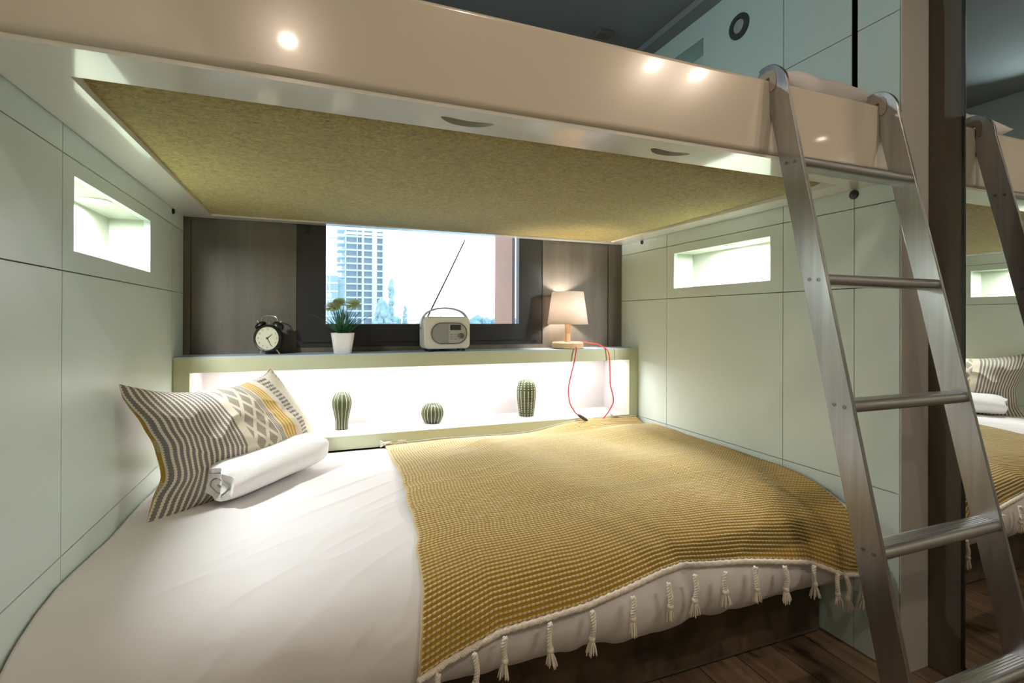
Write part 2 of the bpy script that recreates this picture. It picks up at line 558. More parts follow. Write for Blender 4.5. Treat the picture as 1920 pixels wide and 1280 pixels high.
def tube(bm, pts, r, n=8, smooth=0, cap=True, flat=None):
    pts = catmull(pts, smooth) if smooth else [Vector(p) for p in pts]
    rings = []
    up = Vector((0, 0, 1))
    prev = None
    for i, p in enumerate(pts):
        d = (pts[min(i + 1, len(pts) - 1)] - pts[max(i - 1, 0)]).normalized()
        if prev is None:
            s = d.cross(up)
            if s.length < 1e-3:
                s = d.cross(Vector((0, 1, 0)))
        else:
            s = prev - d * prev.dot(d)
        s.normalize()
        prev = s
        t = d.cross(s)
        rr = r(i / (len(pts) - 1)) if callable(r) else r
        rings.append([bm.verts.new(p + (s * math.cos(2 * math.pi * k / n) * rr + t * math.sin(2 * math.pi * k / n) * rr * (flat or 1))) for k in range(n)])
    for a, b in zip(rings, rings[1:]):
        for k in range(n):
            bm.faces.new((a[k], a[(k + 1) % n], b[(k + 1) % n], b[k]))
    if cap:
        bm.faces.new(rings[0][::-1])
        bm.faces.new(rings[-1])


def lathe(bm, prof, c=(0, 0, 0), n=32, axis='z', mod=None, sq=None):
    rings = []
    for r, h in prof:
        ring = []
        for k in range(n):
            a = 2 * math.pi * k / n
            rr = r * (mod(a, h) if mod else 1)
            if sq:
                ca, sa = math.cos(a), math.sin(a)
                rr = r / (abs(ca) ** sq + abs(sa) ** sq) ** (1 / sq)
            q = (rr * math.cos(a), rr * math.sin(a))
            P = {'z': (q[0], q[1], h), 'y': (q[0], h, q[1]), 'x': (h, q[0], q[1])}[axis]
            ring.append(bm.verts.new((P[0] + c[0], P[1] + c[1], P[2] + c[2])))
        rings.append(ring)
    for a, b in zip(rings, rings[1:]):
        for k in range(n):
            bm.faces.new((a[k], a[(k + 1) % n], b[(k + 1) % n], b[k]))
    if prof[0][0] > 1e-6:
        bm.faces.new(rings[0][::-1])
    if prof[-1][0] > 1e-6:
        bm.faces.new(rings[-1])


def ball(bm, c, r, sub=2, sc=(1, 1, 1)):
    g = bmesh.ops.create_icosphere(bm, subdivisions=sub, radius=r)
    for v in g['verts']:
        v.co = Vector((v.co.x * sc[0] + c[0], v.co.y * sc[1] + c[1], v.co.z * sc[2] + c[2]))


def rootof(o):
    while o.parent:
        o = o.parent
    return o


def obj(name, bm, mat, parent=None, smooth=False, bevel=0.0, seg=2, world=False, label=None, sub=0, angle=40):
    me = bpy.data.meshes.new(name)
    if world and parent is not None:
        L = rootof(parent).location
        for v in bm.verts:
            v.co -= L
    bmesh.ops.remove_doubles(bm, verts=bm.verts, dist=1e-6)
    bmesh.ops.recalc_face_normals(bm, faces=bm.faces)
    bm.to_mesh(me)
    bm.free()
    for m in (mat if isinstance(mat, (list, tuple)) else [mat]):
        me.materials.append(m)
    o = bpy.data.objects.new(name, me)
    COL.objects.link(o)
    if parent is not None:
        o.parent = parent
    if bevel:
        md = o.modifiers.new('bevel', 'BEVEL')
        md.width = bevel
        md.segments = seg
        md.limit_method = 'ANGLE'
        md.angle_limit = math.radians(40)
        md.harden_normals = False
    if sub:
        md = o.modifiers.new('subdivision', 'SUBSURF')
        md.levels = sub
        md.render_levels = sub
    if smooth or bevel:
        me.polygons.foreach_set('use_smooth', [True] * len(me.polygons))
        if not sub and (bevel or angle):
            try:
                me.set_sharp_from_angle(angle=math.radians(angle))
            except Exception:
                pass
    if label:
        o['label'] = label
    return o


def thing(name, label, cat, loc=(0, 0, 0), rotz=0.0, group=None):
    o = bpy.data.objects.new(name, None)
    o.empty_display_size = 0.05
    o.location = loc
    o.rotation_euler = (0, 0, rotz)
    COL.objects.link(o)
    return tag(o, label, cat, group)


def tag(o, label, cat, group=None, kind=None):
    o['label'] = label
    o['category'] = cat
    if group:
        o['group'] = group
    if kind:
        o['kind'] = kind
    return o


def struct(name, bm, mat, parent=None, **kw):
    o = obj(name, bm, mat, parent, **kw)
    if parent is None:
        o['kind'] = 'structure'
    return o


def B():
    return bmesh.new()


def boxobj(name, b, mat, parent=None, **kw):
    bm = B()
    box(bm, *b)
    return obj(name, bm, mat, parent, **kw)


def cut(o, cutter_bm):
    """carve a hole into o"""
    me = bpy.data.meshes.new('cut')
    bmesh.ops.recalc_face_normals(cutter_bm, faces=cutter_bm.faces)
    cutter_bm.to_mesh(me)
    cutter_bm.free()
    c = bpy.data.objects.new('cut', me)
    COL.objects.link(c)
    md = o.modifiers.new('hole', 'BOOLEAN')
    md.operation = 'DIFFERENCE'
    md.solver = 'EXACT'
    md.object = c
    bpy.context.view_layer.update()
    dg = bpy.context.evaluated_depsgraph_get()
    new = bpy.data.meshes.new_from_object(o.evaluated_get(dg))
    o.modifiers.remove(md)
    o.data = new
    bpy.data.objects.remove(c)


_tab = np.random.RandomState(11).rand(256, 256)


def vnoise(x, y, s=0):
    x = np.asarray(x, float) + 17.3 * s
    y = np.asarray(y, float) + 9.1 * s
    xi, yi = np.floor(x).astype(int), np.floor(y).astype(int)
    fx, fy = x - xi, y - yi
    fx = fx * fx * fx * (fx * (fx * 6 - 15) + 10)
    fy = fy * fy * fy * (fy * (fy * 6 - 15) + 10)
    g = lambda a, b: _tab[a % 256, b % 256]
    return ((g(xi, yi) * (1 - fx) + g(xi + 1, yi) * fx) * (1 - fy) + (g(xi, yi + 1) * (1 - fx) + g(xi + 1, yi + 1) * fx) * fy) * 2 - 1


def grid_mesh(name, P, mat, parent=None, uv=None, smooth=True, solid=0.0, offs=-1.0, world=False, sub=0):
    """P: (nv, nu, 3) array of points"""
    nv, nu = P.shape[:2]
    P = P.copy()
    if world and parent is not None:
        P -= np.array(rootof(parent).location)
    idx = np.arange(nv * nu).reshape(nv, nu)
    q = np.stack([idx[:-1, :-1], idx[:-1, 1:], idx[1:, 1:], idx[1:, :-1]], -1).reshape(-1, 4)
    me = bpy.data.meshes.new(name)
    me.vertices.add(nv * nu)
    me.vertices.foreach_set('co', P.reshape(-1))
    me.loops.add(q.size)
    me.loops.foreach_set('vertex_index', q.reshape(-1))
    me.polygons.add(len(q))
    me.polygons.foreach_set('loop_start', np.arange(len(q)) * 4)
    me.polygons.foreach_set('loop_total', np.full(len(q), 4))
    me.update(calc_edges=True)
    if uv is not None:
        l = me.uv_layers.new(name='UVMap')
        l.data.foreach_set('uv', uv.reshape(-1, 2)[q.reshape(-1)].reshape(-1))
    if smooth:
        me.polygons.foreach_set('use_smooth', [True] * len(q))
    me.materials.append(mat)
    me.validate()
    o = bpy.data.objects.new(name, me)
    COL.objects.link(o)
    if parent is not None:
        o.parent = parent
    if solid:
        md = o.modifiers.new('thickness', 'SOLIDIFY')
        md.thickness = solid
        md.offset = offs
    if sub:
        md = o.modifiers.new('subdivision', 'SUBSURF')
        md.levels = sub
        md.render_levels = sub
    return o


# ================================================================== THE SETTING
RW = 2.05          # right wall plane
ZB = 1.4188        # underside of the upper bunk
ZC = 2.36

struct('floor', (lambda b: (box(b, -0.2, 3.4, -4.3, 0.25, -0.05, 0.0), b)[1])(B()), M['floor'])
bm = B()
box(bm, -0.2, 1.98, -4.3, 0.25, ZC, ZC + 0.05)
box(bm, 1.98, 2.35, -2.15, 0.25, ZC - 0.03, ZC + 0.05)
box(bm, 1.98, 3.4, -4.3, -2.15, ZC, ZC + 0.05)
struct('ceiling', bm, M['ceiling'])


def panels(bm, x0, x1, ycuts, zcuts, holes=(), gaps=None, g=0.0028):
    """panel boxes between the cuts, a narrow gap left at each; holes = (y0,y1,z0,z1)"""
    gaps = gaps or {}
    for i in range(len(ycuts) - 1):
        for j in range(len(zcuts) - 1):
            a0, a1 = sorted((ycuts[i], ycuts[i + 1]))
            b0, b1 = zcuts[j], zcuts[j + 1]
            ga0, ga1 = gaps.get(a0, g) / 2, gaps.get(a1, g) / 2
            a0 += ga0
            a1 -= ga1
            b0 += g / 2
            b1 -= g / 2
            h = [q for q in holes if q[0] > a0 and q[1] < a1 and q[2] > b0 and q[3] < b1]
            if not h:
                box(bm, x0, x1, a0, a1, b0, b1)
            else:
                y0, y1, z0, z1 = h[0]
                box(bm, x0, x1, a0, y0, b0, b1)
                box(bm, x0, x1, y1, a1, b0, b1)
                box(bm, x0, x1, y0, y1, b0, z0)
                box(bm, x0, x1, y0, y1, z1, b1)


NL = (-0.983, -0.435, 1.161, 1.325)
NR = (-0.971, -0.437, 1.160, 1.322)
NU = (-0.625, -0.20, 2.05, 2.233)
ND = 0.108
T = 0.018

bm = B()
panels(bm, -T, 0.0, [0.0, -0.171, -1.038, -1.9, -2.8, -4.2], [0.0, 0.517, 1.1137, 1.3607, 1.62, ZC], [NL])
wall_left = struct('wall_left', bm, M['mint'])
bm = B()
for b in ((-0.15, -T - 0.002, -4.2, NL[0] - 0.006, 0, ZC), (-0.15, -T - 0.002, NL[1] + 0.006, 0.12, 0, ZC), (-0.15, -T - 0.002, NL[0] - 0.006, NL[1] + 0.006, 0, NL[2] - 0.006), (-0.15, -T - 0.002, NL[0] - 0.006, NL[1] + 0.006, NL[3] + 0.006, ZC)):
    box(bm, *b)
obj('backing_board', bm, M['mint_back'], wall_left)


def niche_liner(sgn, x, n, parent):
    y0, y1, z0, z1 = n
    t = 0.004
    xa, xb = x + sgn * (T + 0.0006), x + sgn * ND
    lo, hi = min(xa, xb), max(xa, xb)
    bm = B()
    box(bm, lo, hi, y0 - t, y0, z0 - t, z1 + t)
    box(bm, lo, hi, y1, y1 + t, z0 - t, z1 + t)
    box(bm, lo, hi, y0, y1, z0 - t, z0)
    box(bm, lo, hi, y0, y1, z1, z1 + t)
    box(bm, min(xb, xb + sgn * t), max(xb, xb + sgn * t), y0 - t, y1 + t, z0 - t, z1 + t)
    return obj('niche', bm, M['niche'], parent)


niche_liner(-1, 0.0, NL, wall_left)

bm = B()
panels(bm, RW, RW + T, [0.0, -0.384, -1.026, -1.2825, -1.4145], [0.0, 0.517, 1.1137, 1.3607, 1.61], [NR])
panels(bm, RW, RW + T, [0.0, -1.026, -1.2825, -1.4145], [1.6128, 1.905, ZC], [NU], gaps={-1.2825: 0.019})
wall_right = struct('wall_right', bm, M['mint'])
bm = B()
XB0, XB1 = RW + T + 0.002, 2.1745
for n, zlo, zhi in ((NR, 0, 1.61), (NU, 1.61, ZC)):
    a0, a1, b0, b1 = n[0] - 0.006, n[1] + 0.006, n[2] - 0.006, n[3] + 0.006
    for b in ((XB0, XB1, -1.40, a0, zlo, zhi), (XB0, XB1, a1, 0.12, zlo, zhi), (XB0, XB1, a0, a1, zlo, b0), (XB0, XB1, a0, a1, b1, zhi)):
        box(bm, *b)
obj('backing_board', bm, M['slit'], wall_right)
niche_liner(1, RW, NR, wall_right)
n2 = niche_liner(1, RW, NU, wall_right)
n2.data.materials[0] = M['mint']

# the pale end face of the right wall and the dark post that runs on towards the mirror
bm = B()
box(bm, RW + 0.003, 2.1745, -1.4175, -1.401, 0.0, ZC)
box(bm, RW - 0.001, RW + 0.005, -1.4195, -1.4155, 0.0, 1.93)
struct('trim_1', bm, M['beige_wall'], bevel=0.0008)
struct('trim_2', (lambda b: (box(b, 2.175, 2.30, -2.15, -1.401, 0.0, ZC), b)[1])(B()), M['wood_post'], bevel=0.001)

boxobj('gap_shade', (RW + 0.0012, RW + 0.017, -1.2905, -1.2745, 1.6135, ZC - 0.001), M['slit'])['kind'] = 'structure'  # black strip standing in for the shade of an open gap

# back wall in dark wood round the window, with lower masonry behind the shelf
WX0, WX1, WZ0, WZ1 = 0.416, 1.578, 0.888, 1.575
bm = B()
box(bm, 0.028, WX0, 0, 0.12, 0.8685, ZC)
box(bm, WX1, 1.964, 0, 0.12, 0.8685, ZC)
box(bm, WX0, WX1, 0, 0.12, 0.8685, WZ0)
box(bm, WX0, WX1, 0, 0.12, WZ1, ZC)
box(bm, 0.0, 0.025, -0.004, 0.12, 0.8685, ZC)
box(bm, 1.967, 2.05, -0.004, 0.12, 0.8685, ZC)
box(bm, 0.0, 2.05, 0.12, 0.2, 0.0, 0.86)
struct('wall_back', bm, M['wood_dark'])
struct('wall_front', (lambda b: (box(b, -0.15, 3.3, -4.3, -4.2, 0, ZC), b)[1])(B()), M['beige_wall'])
bm = B()
box(bm, 3.2, 3.3, -4.2, -2.15, 0, ZC)
box(bm, 2.3, 3.3, -2.15, -2.05, 0, ZC)
struct('wall_side', bm, M['beige_wall'])

# window
bm = B()
for b in ((WX0, WX0 + 0.026, 0.004, 0.05, WZ0, WZ1), (WX1 - 0.026, WX1, 0.004, 0.05, WZ0, WZ1), (WX0 + 0.026, WX1 - 0.026, 0.004, 0.05, WZ0, WZ0 + 0.024), (WX0 + 0.026, WX1 - 0.026, 0.004, 0.05, WZ1 - 0.024, WZ1)):
    box(bm, *b)
win = struct('window_1', bm, M['frame'])
GX0, GX1, GZ0, GZ1 = 0.535, 1.445, 0.991, 1.505
bm = B()
sx0, sx1, sz0, sz1 = WX0 + 0.0258, WX1 - 0.0258, WZ0 + 0.0238, WZ1 - 0.0238
for b in ((sx0, GX0, -0.006, 0.034, sz0, sz1), (GX1, sx1, -0.006, 0.034, sz0, sz1), (GX0, GX1, -0.006, 0.034, sz0, GZ0), (GX0, GX1, -0.006, 0.034, GZ1, sz1)):
    box(bm, *b)
sash = obj('window_sash', bm, M['frame'], win)
bm = B()
box(bm, GX0 + 0.0005, GX1 - 0.0005, 0.020, 0.026, GZ0 + 0.0005, GZ1 - 0.0005)
pane = bm
v = B()
vs = [v.verts.new(c) for c in ((GX0 - 0.004, 0.026, GZ0 - 0.004), (GX1 + 0.004, 0.026, GZ0 - 0.004), (GX1 + 0.004, 0.026, GZ1 + 0.004), (GX0 - 0.004, 0.026, GZ1 + 0.004))]
v.faces.new(vs)
pane.free()
obj('pane', v, M['pane'], win)
bm = B()
box(bm, 0.449, 0.466, -0.022, -0.006, 1.375, 1.412)
obj('hinge', bm, M['black'], win, bevel=0.002)

# ================================================================== UPPER BUNK
bunk = thing('upper_bunk', 'glossy cream upper bunk spanning the alcove, mustard felt underside', 'bunk bed', (1.025, -0.7, ZB))
YF = -1.423
bm = B()
# fascia with rounded top and bottom edges
prof = []
for c, a0 in (((YF + 0.012, 1.612 - 0.012), 180), ((YF + 0.018, 1.612 - 0.012), 90)):
    pass
yf0, yf1, z0, z1 = YF, YF + 0.026, ZB + 0.006, 1.612
r = 0.010
for cy, cz, a in ((yf0 + r, z1 - r, 180), (yf1 - r, z1 - r, 90), (yf1 - 0.002, z0 + 0.002, 0), (yf0 + 0.014, z0 + 0.014, 270)):
    rr = {180: r, 90: r, 0: 0.002, 270: 0.014}[a]
    for k in range(7):
        an = math.radians(a - 15 * k)
        prof.append((cy + rr * math.cos(an), cz + rr * math.sin(an)))
# extra edges close to the roundings keep the flat faces flat
pp = []
for i, a in enumerate(prof):
    b = prof[(i + 1) % len(prof)]
    pp.append(a)
    d = math.hypot(b[0] - a[0], b[1] - a[1])
    if d > 0.008:
        e = 0.0015 / d
        pp += [(a[0] + (b[0] - a[0]) * e, a[1] + (b[1] - a[1]) * e), (b[0] - (b[0] - a[0]) * e, b[1] - (b[1] - a[1]) * e)]
prof = pp
prism(bm, prof, 'x', 0.004, RW - 0.004)
obj('fascia', bm, M['cream'], bunk, smooth=True, world=True, angle=60)
HX0, HX1, HY0, HY1 = 0.108, 1.945, -1.303, -0.068
bm = B()
F0 = YF + 0.008
for b in ((0.004, RW - 0.004, F0, HY0, ZB, ZB + 0.05), (0.004, RW - 0.004, HY1, -0.012, ZB, ZB + 0.05), (0.004, HX0, HY0, HY1, ZB, ZB + 0.05), (HX1, RW - 0.004, HY0, HY1, ZB, ZB + 0.05)):
    box(bm, *b)
# one clean ring
bmesh.ops.remove_doubles(bm, verts=bm.verts, dist=1e-6)
fr = obj('underside_frame', bm, M['cream_under'], bunk, world=True)
me = bpy.data.meshes.new('ring')
bm = B()
out = [(0.004, F0), (RW - 0.004, F0), (RW - 0.004, -0.012), (0.004, -0.012)]
inn = [(HX0, HY0), (HX1, HY0), (HX1, HY1), (HX0, HY1)]
L = bunk.location
ring = []
for z in (ZB, ZB + 0.05):
    ring.append(([bm.verts.new((p[0] - L.x, p[1] - L.y, z - L.z)) for p in out], [bm.verts.new((p[0] - L.x, p[1] - L.y, z - L.z)) for p in inn]))
for i in range(4):
    j = (i + 1) % 4
    for k in (0, 1):
        bm.faces.new((ring[k][0][i], ring[k][0][j], ring[k][1][j], ring[k][1][i]))
    bm.faces.new((ring[0][0][i], ring[0][0][j], ring[1][0][j], ring[1][0][i]))
    bm.faces.new((ring[0][1][i], ring[0][1][j], ring[1][1][j], ring[1][1][i]))
bmesh.ops.recalc_face_normals(bm, faces=bm.faces)
bm.to_mesh(me)
bm.free()
me.materials.append(M['cream_under'])
fr.data = me


def crescent(x0, x1, yc, bend, w):
    top, bot = [], []
    n = 20
    for i in range(n + 1):
        t = i / n
        x = x0 + (x1 - x0) * t
        c = yc + bend * (1 - (2 * t - 1) ** 2)
        h = w * max(0.02, 1 - abs(2 * t - 1) ** 3.2) ** 0.6
        top.append((x, c + h / 2))
        bot.append((x, c - h / 2))
    return top + bot[::-1]


for gx in (0.781, 1.287):
    poly = crescent(gx - 0.056, gx + 0.056, -1.366, 0.016, 0.030)
    cb = B()
    prism(cb, poly, 'z', ZB - 0.01, ZB + 0.022)
    cut(fr, cb)
    gb = B()
    inner = [((p[0] - gx) * 0.995 + gx, p[1]) for p in poly]
    prism(gb, inner, 'z', ZB + 0.019, ZB + 0.0215)
    obj('grip_recess', gb, plain('grip_shade', (0.06, 0.05, 0.035), 0.7), bunk, world=True, label='finger grip slot cut in the underside, its shade coloured in')  # dark plate colours in the shade inside the slot

# felt panel: deep behind the front lip, flush at the back, sagging a little
nu, nv = 60, 90
uu, vv = np.meshgrid(np.linspace(0, 1, nu), np.linspace(0, 1, nv))
P = np.zeros((nv, nu, 3))
P[..., 0] = HX0 - 0.004 + (HX1 - HX0 + 0.008) * uu
P[..., 1] = HY0 - 0.004 + (HY1 - HY0 + 0.008) * vv
P[..., 2] = ZB + 0.015 - 0.008 * vv ** 0.8 + 0.06 * np.exp(-vv * 1.24 / 0.022) - 0.008 * np.sin(np.pi * uu) * np.sin(np.pi * vv) + 0.0015 * vnoise(uu * 14, vv * 10)
grid_mesh('felt_panel', P, M['felt'], bunk, world=True)
boxobj('slat_base', (0.006, RW - 0.006, YF + 0.03, -0.014, ZB + 0.0505, ZB + 0.075), M['cream_in'], bunk, world=True)

# upper bedding
boxobj('upper_mattress', (0.02, 2.02, -1.388, -0.03, ZB + 0.076, 1.565), M['white_cloth'], bevel=0.03, seg=4)
tag(bpy.data.objects['upper_mattress'], 'white mattress on the upper bunk behind the cream fascia', 'mattress')
nu, nv = 90, 60
uu, vv = np.meshgrid(np.linspace(0, 1, nu), np.linspace(0, 1, nv))
P = np.zeros((nv, nu, 3))
X = 0.03 + 1.98 * uu
Y = -1.392 + 1.35 * vv
edge = np.minimum(1, vv / 0.035) ** 0.5
P[..., 0] = X
P[..., 1] = Y
P[..., 2] = 1.573 + edge * (0.036 + 0.010 * vnoise(X * 7, Y * 5) + 0.006 * vnoise(X * 17, Y * 9, 2) + 0.010 * np.exp(-((X - 1.1) / 0.28) ** 2))
o = grid_mesh('upper_duvet', P, M['white_cloth'], None, solid=0.01)
tag(o, 'white rumpled duvet just showing over the edge of the upper bunk', 'duvet')


def soft_pillow(name, c, lx, ly, h, mat, rot=0.0):
    nu = nv = 36
    uu, vv = np.meshgrid(np.linspace(-1, 1, nu), np.linspace(-1, 1, nv))
    th = (np.clip(1 - np.abs(uu) ** 2.6, 0, 1) * np.clip(1 - np.abs(vv) ** 2.6, 0, 1)) ** 0.5
    pin = 1 - 0.05 * (1 - np.abs(uu * vv))
    Ps = []
    for s in (1, -1):
        P = np.zeros((nv, nu, 3))
        P[..., 0] = uu * lx / 2 * pin
        P[..., 1] = vv * ly / 2 * pin
        P[..., 2] = s * th * h / 2 * (1 + 0.12 * vnoise(uu * 3, vv * 3, s)) + h / 2
        Ps.append(P)
    bm = B()
    for P, flip in ((Ps[0], False), (Ps[1], True)):
        V = [[bm.verts.new(P[j, i]) for i in range(nu)] for j in range(nv)]
        for j in range(nv - 1):
            for i in range(nu - 1):
                bm.faces.new((V[j][i], V[j][i + 1], V[j + 1][i + 1], V[j + 1][i]))
    bmesh.ops.remove_doubles(bm, verts=bm.verts, dist=1e-5)
    o = obj(name, bm, mat, smooth=True, angle=0)
    o.location = c
    o.rotation_euler = (0, 0, rot)
    return o


o = soft_pillow('upper_pillow', (1.83, -1.195, 1.604), 0.38, 0.36, 0.125, M['white_cloth'])
tag(o, 'white pillow at the right end of the upper bunk near the ladder', 'pillow')

for (x, y, z, r, lab) in ((0.0, -0.168, 1.408, 0.010, 'small black bolt cap on the left wall under the bunk corner'),
                          (RW, -1.282, 1.404, 0.014, 'black round bolt cap on the right wall behind the ladder'),
                          (RW, -0.19, 1.409, 0.010, 'small black bolt cap on the right wall near the lamp corner')):
    bm = B()
    s = 1 if x == 0 else -1
    lathe(bm, [(r, 0.0), (r, 0.004), (r * 0.7, 0.007), (0.0001, 0.008)], n=20, axis='x')
    for v in bm.verts:
        v.co.x *= s
    o = obj('bolt_cap', bm, M['black'], smooth=True)
    o.location = (x, y, z)
    tag(o, lab, 'bolt cap', 'bolt caps where the bunk meets the walls')

# ================================================================== SHELF UNIT
shelf = thing('shelf_unit', 'pale green built-in shelf unit with a lit white recess behind the bed', 'shelf', (1.025, -0.05, 0.475))
YS, SZ = -0.157, 0.868
bm = B()
for b in ((0.002, 1.904, YS, YS + 0.02, 0.808, 0.863), (1.9065, 2.048, YS, YS + 0.02, 0.808, 0.863), (0.002, 0.054, YS, YS + 0.02, 0.528, 0.808), (1.996, 2.048, YS, YS + 0.02, 0.528, 0.808),
          (0.002, 2.048, YS, YS + 0.02, 0.472, 0.528)):
    box(bm, *b)
obj('front_frame', bm, M['shelf'], shelf, world=True)
bm = B()
for b in ((0.05, 2.0, YS + 0.02, 0.09, 0.500, 0.528), (0.03, 0.054, YS + 0.02, 0.09, 0.528, 0.82), (1.996, 2.02, YS + 0.02, 0.09, 0.528, 0.82), (0.03, 2.02, 0.09, 0.105, 0.50, 0.82), (0.03, 2.02, YS + 0.02, 0.105, 0.82, 0.8625)):
    box(bm, *b)
obj('recess', bm, M['shelf_white'], shelf, world=True, label='white lit inside of the shelf recess')
boxobj('shelf_top', (0.002, 2.048, YS + 0.001, 0.105, 0.863, SZ), M['shelf_top'], shelf, world=True, label='grey glossy top board with blue skylight in its colour')
boxobj('light_strip', (0.07, 1.98, -0.064, -0.046, 0.8140, 0.82), M['led'], shelf, world=True, label='white light strip under the top board')

# ================================================================== LOWER BED
bed = thing('bed', 'low double bed with a brown velvet base filling the alcove', 'bed', (1.025, -0.7, 0.0))
boxobj('bed_base', (0.012, 2.036, -1.19, -0.16, 0.0, 0.235), M['velvet'], bed, world=True, bevel=0.02, seg=3, label='dark brown velvet bed base')
boxobj('mattress', (0.02, 2.03, -1.24, -0.165, 0.2355, 0.42), M['white_cloth'], bed, world=True, bevel=0.04, seg=4)

# profile of the duvet from the back, over the front edge, tucked under
PR = np.array([(-0.162, 0.466), (-0.24, 0.470), (-0.40, 0.473), (-0.70, 0.474), (-0.95, 0.470), (-1.10, 0.462), (-1.19, 0.449), (-1.265, 0.420), (-1.315, 0.372), (-1.335, 0.318), (-1.322, 0.262), (-1.285, 0.226), (-1.23, 0.214)])
_c = np.array([list(p) for p in catmull([(0, a, b) for a, b in PR], 12)])[:, 1:]
_s = np.concatenate([[0], np.cumsum(np.linalg.norm(np.diff(_c, axis=0), axis=1))])
SLEN = _s[-1]


def profile(s):
    y, z = np.interp(s, _s, _c[:, 0]), np.interp(s, _s, _c[:, 1])
    e = 0.01
    dy = (np.interp(s + e, _s, _c[:, 0]) - np.interp(s - e, _s, _c[:, 0]))
    dz = (np.interp(s + e, _s, _c[:, 1]) - np.interp(s - e, _s, _c[:, 1]))
    l = np.hypot(dy, dz) + 1e-9
    # moving along s goes -y; outward normal is (dz, -dy)
    return y, z, dz / l, -dy / l


def ss(a, b, x):
    t = np.clip((x - a) / (b - a), 0, 1)
    return t * t * (3 - 2 * t)


def duvet_off(x, s):
    """height of the duvet over its profile"""
    o = 0.008 * vnoise(x * 2.2, s * 2.0) + 0.005 * vnoise(x * 5, s * 4, 3)
    # folds running diagonally
    a = x * 0.80 - s * 0.60
    b = x * 0.60 + s * 0.80
    w = vnoise(a * 2.2 + 0.5 * vnoise(x * 2.5, s * 2.5, 8), b * 11 + 0.8 * vnoise(x * 3, s * 3, 5), 1)
    o = o + 0.0030 * (1 - np.abs(w)) ** 3 * (0.5 + 0.5 * vnoise(x * 2, s * 2, 6))
    w2 = vnoise(a * 4, b * 24, 4)
    o = o + 0.0075 * (1 - np.abs(w2)) ** 4 * ss(1.1, 0.7, x) * (0.25 + 0.75 * np.exp(-((x - 0.62) / 0.22) ** 2 - ((s - 0.5) / 0.28) ** 2)) * (0.4 + 0.6 * np.abs(vnoise(x * 3, s * 3, 15)))
    # hanging front: vertical gathers
    f = ss(1.12, 1.3, s)
    o = o + f * (0.007 * vnoise(x * 9, s * 2, 7) + 0.004 * vnoise(x * 23, s * 3.2, 9))
    # sides swell against the walls
    o = o + 0.024 * ss(1.60, 2.06, x) * ss(1.45, 0.7, s) * ss(0, .15, s) - 0.012 * ss(0.12, 0.0, x) * ss(1.0, 0.5, s)
    return o


nu, nv = 360, 280
uu, vv = np.meshgrid(np.linspace(0, 1, nu), np.linspace(0, 1, nv))
X = 0.006 + 2.038 * uu
S = vv * SLEN
y, z, ny, nz = profile(S)
off = duvet_off(X, S) * np.minimum(1, vv * 12)
P = np.stack([X, y + ny * off, np.maximum(z + nz * off, 0.2)], -1)
duvet = grid_mesh('duvet', P, M['white_cloth'], None, solid=0.012, offs=1.0)
tag(duvet, 'white crumpled duvet covering the lower bed beneath the mustard throw', 'duvet')

# ---- mustard throw
throw = thing('throw_blanket', 'mustard and cream waffle knit throw with tassels spread over the lower bed', 'blanket', (1.37, -0.75, 0.48))
ex = np.array([0.69, 0.78, 0.86, 0.95, 1.08, 1.19, 1.30, 1.37, 1.47, 1.57, 1.67, 1.78, 1.88, 1.96, 2.02])
ez = np.array([0.298, 0.325, 0.346, 0.350, 0.356, 0.368, 0.382, 0.387, 0.378, 0.369, 0.356, 0.340, 0.302, 0.275, 0.258])
# arc length at which the front of the profile reaches a height z
front = _s > 1.0
_fz, _fs = _c[front, 1][::-1], _s[front][::-1]


def s_at_z(zz):
    return np.interp(zz, np.minimum.accumulate(_fz[::-1])[::-1], _fs)


nu, nv = 420, 660
uu, vv = np.meshgrid(np.linspace(0, 1, nu), np.linspace(0, 1, nv))
s0 = 0.0


def throw_xy(uu, vv):
    xl = np.interp(vv, [0, 0.45, 0.72, 0.9, 1.0], [0.772, 0.757, 0.735, 0.705, 0.690]) + 0.004 * vnoise(vv * 22, vv * 0, 2) * 1.2
    xr = np.interp(vv, [0, 0.2, 0.7, 0.9, 1.0], [2.032, 2.036, 2.034, 2.015, 1.992])
    x = xl + (xr - xl) * uu
    s1 = s_at_z(np.interp(x, ex, ez))
    return x, s0 + (s1 - s0) * vv


X, S = throw_xy(uu, vv)
WID, LEN = 1.29, 1.30
UVu, UVv = uu * WID, vv * LEN
y, z, ny, nz = profile(S)
base = duvet_off(X, S) * np.minimum(1, S * 10)
lump = 0.006 * vnoise(X * 3.2, S * 3.2, 12) + 0.004 * vnoise(X * 7, S * 5, 13)
row = (UVv / ROW) % 1.0
stp = np.abs(np.sin(np.pi * UVu / STITCH)) ** 0.5
knit = 0.0034 * np.clip(np.sin((row - 0.45) / 0.6 * np.pi), 0, 1) * (row > 0.45) * (0.35 + 0.65 * stp) + 0.0004 * stp
back = 0.040 * ss(0.10, 0.0, S) * ss(1.35, 1.85, X)
off = base + 0.011 + np.maximum(lump, -0.006) + knit + back
P = np.stack([X, y + ny * off, z + nz * off], -1)
cloth = grid_mesh('knitted_cloth', P, M['throw'], throw, uv=np.stack([UVu, UVv], -1), solid=0.004, offs=1.0, world=True)


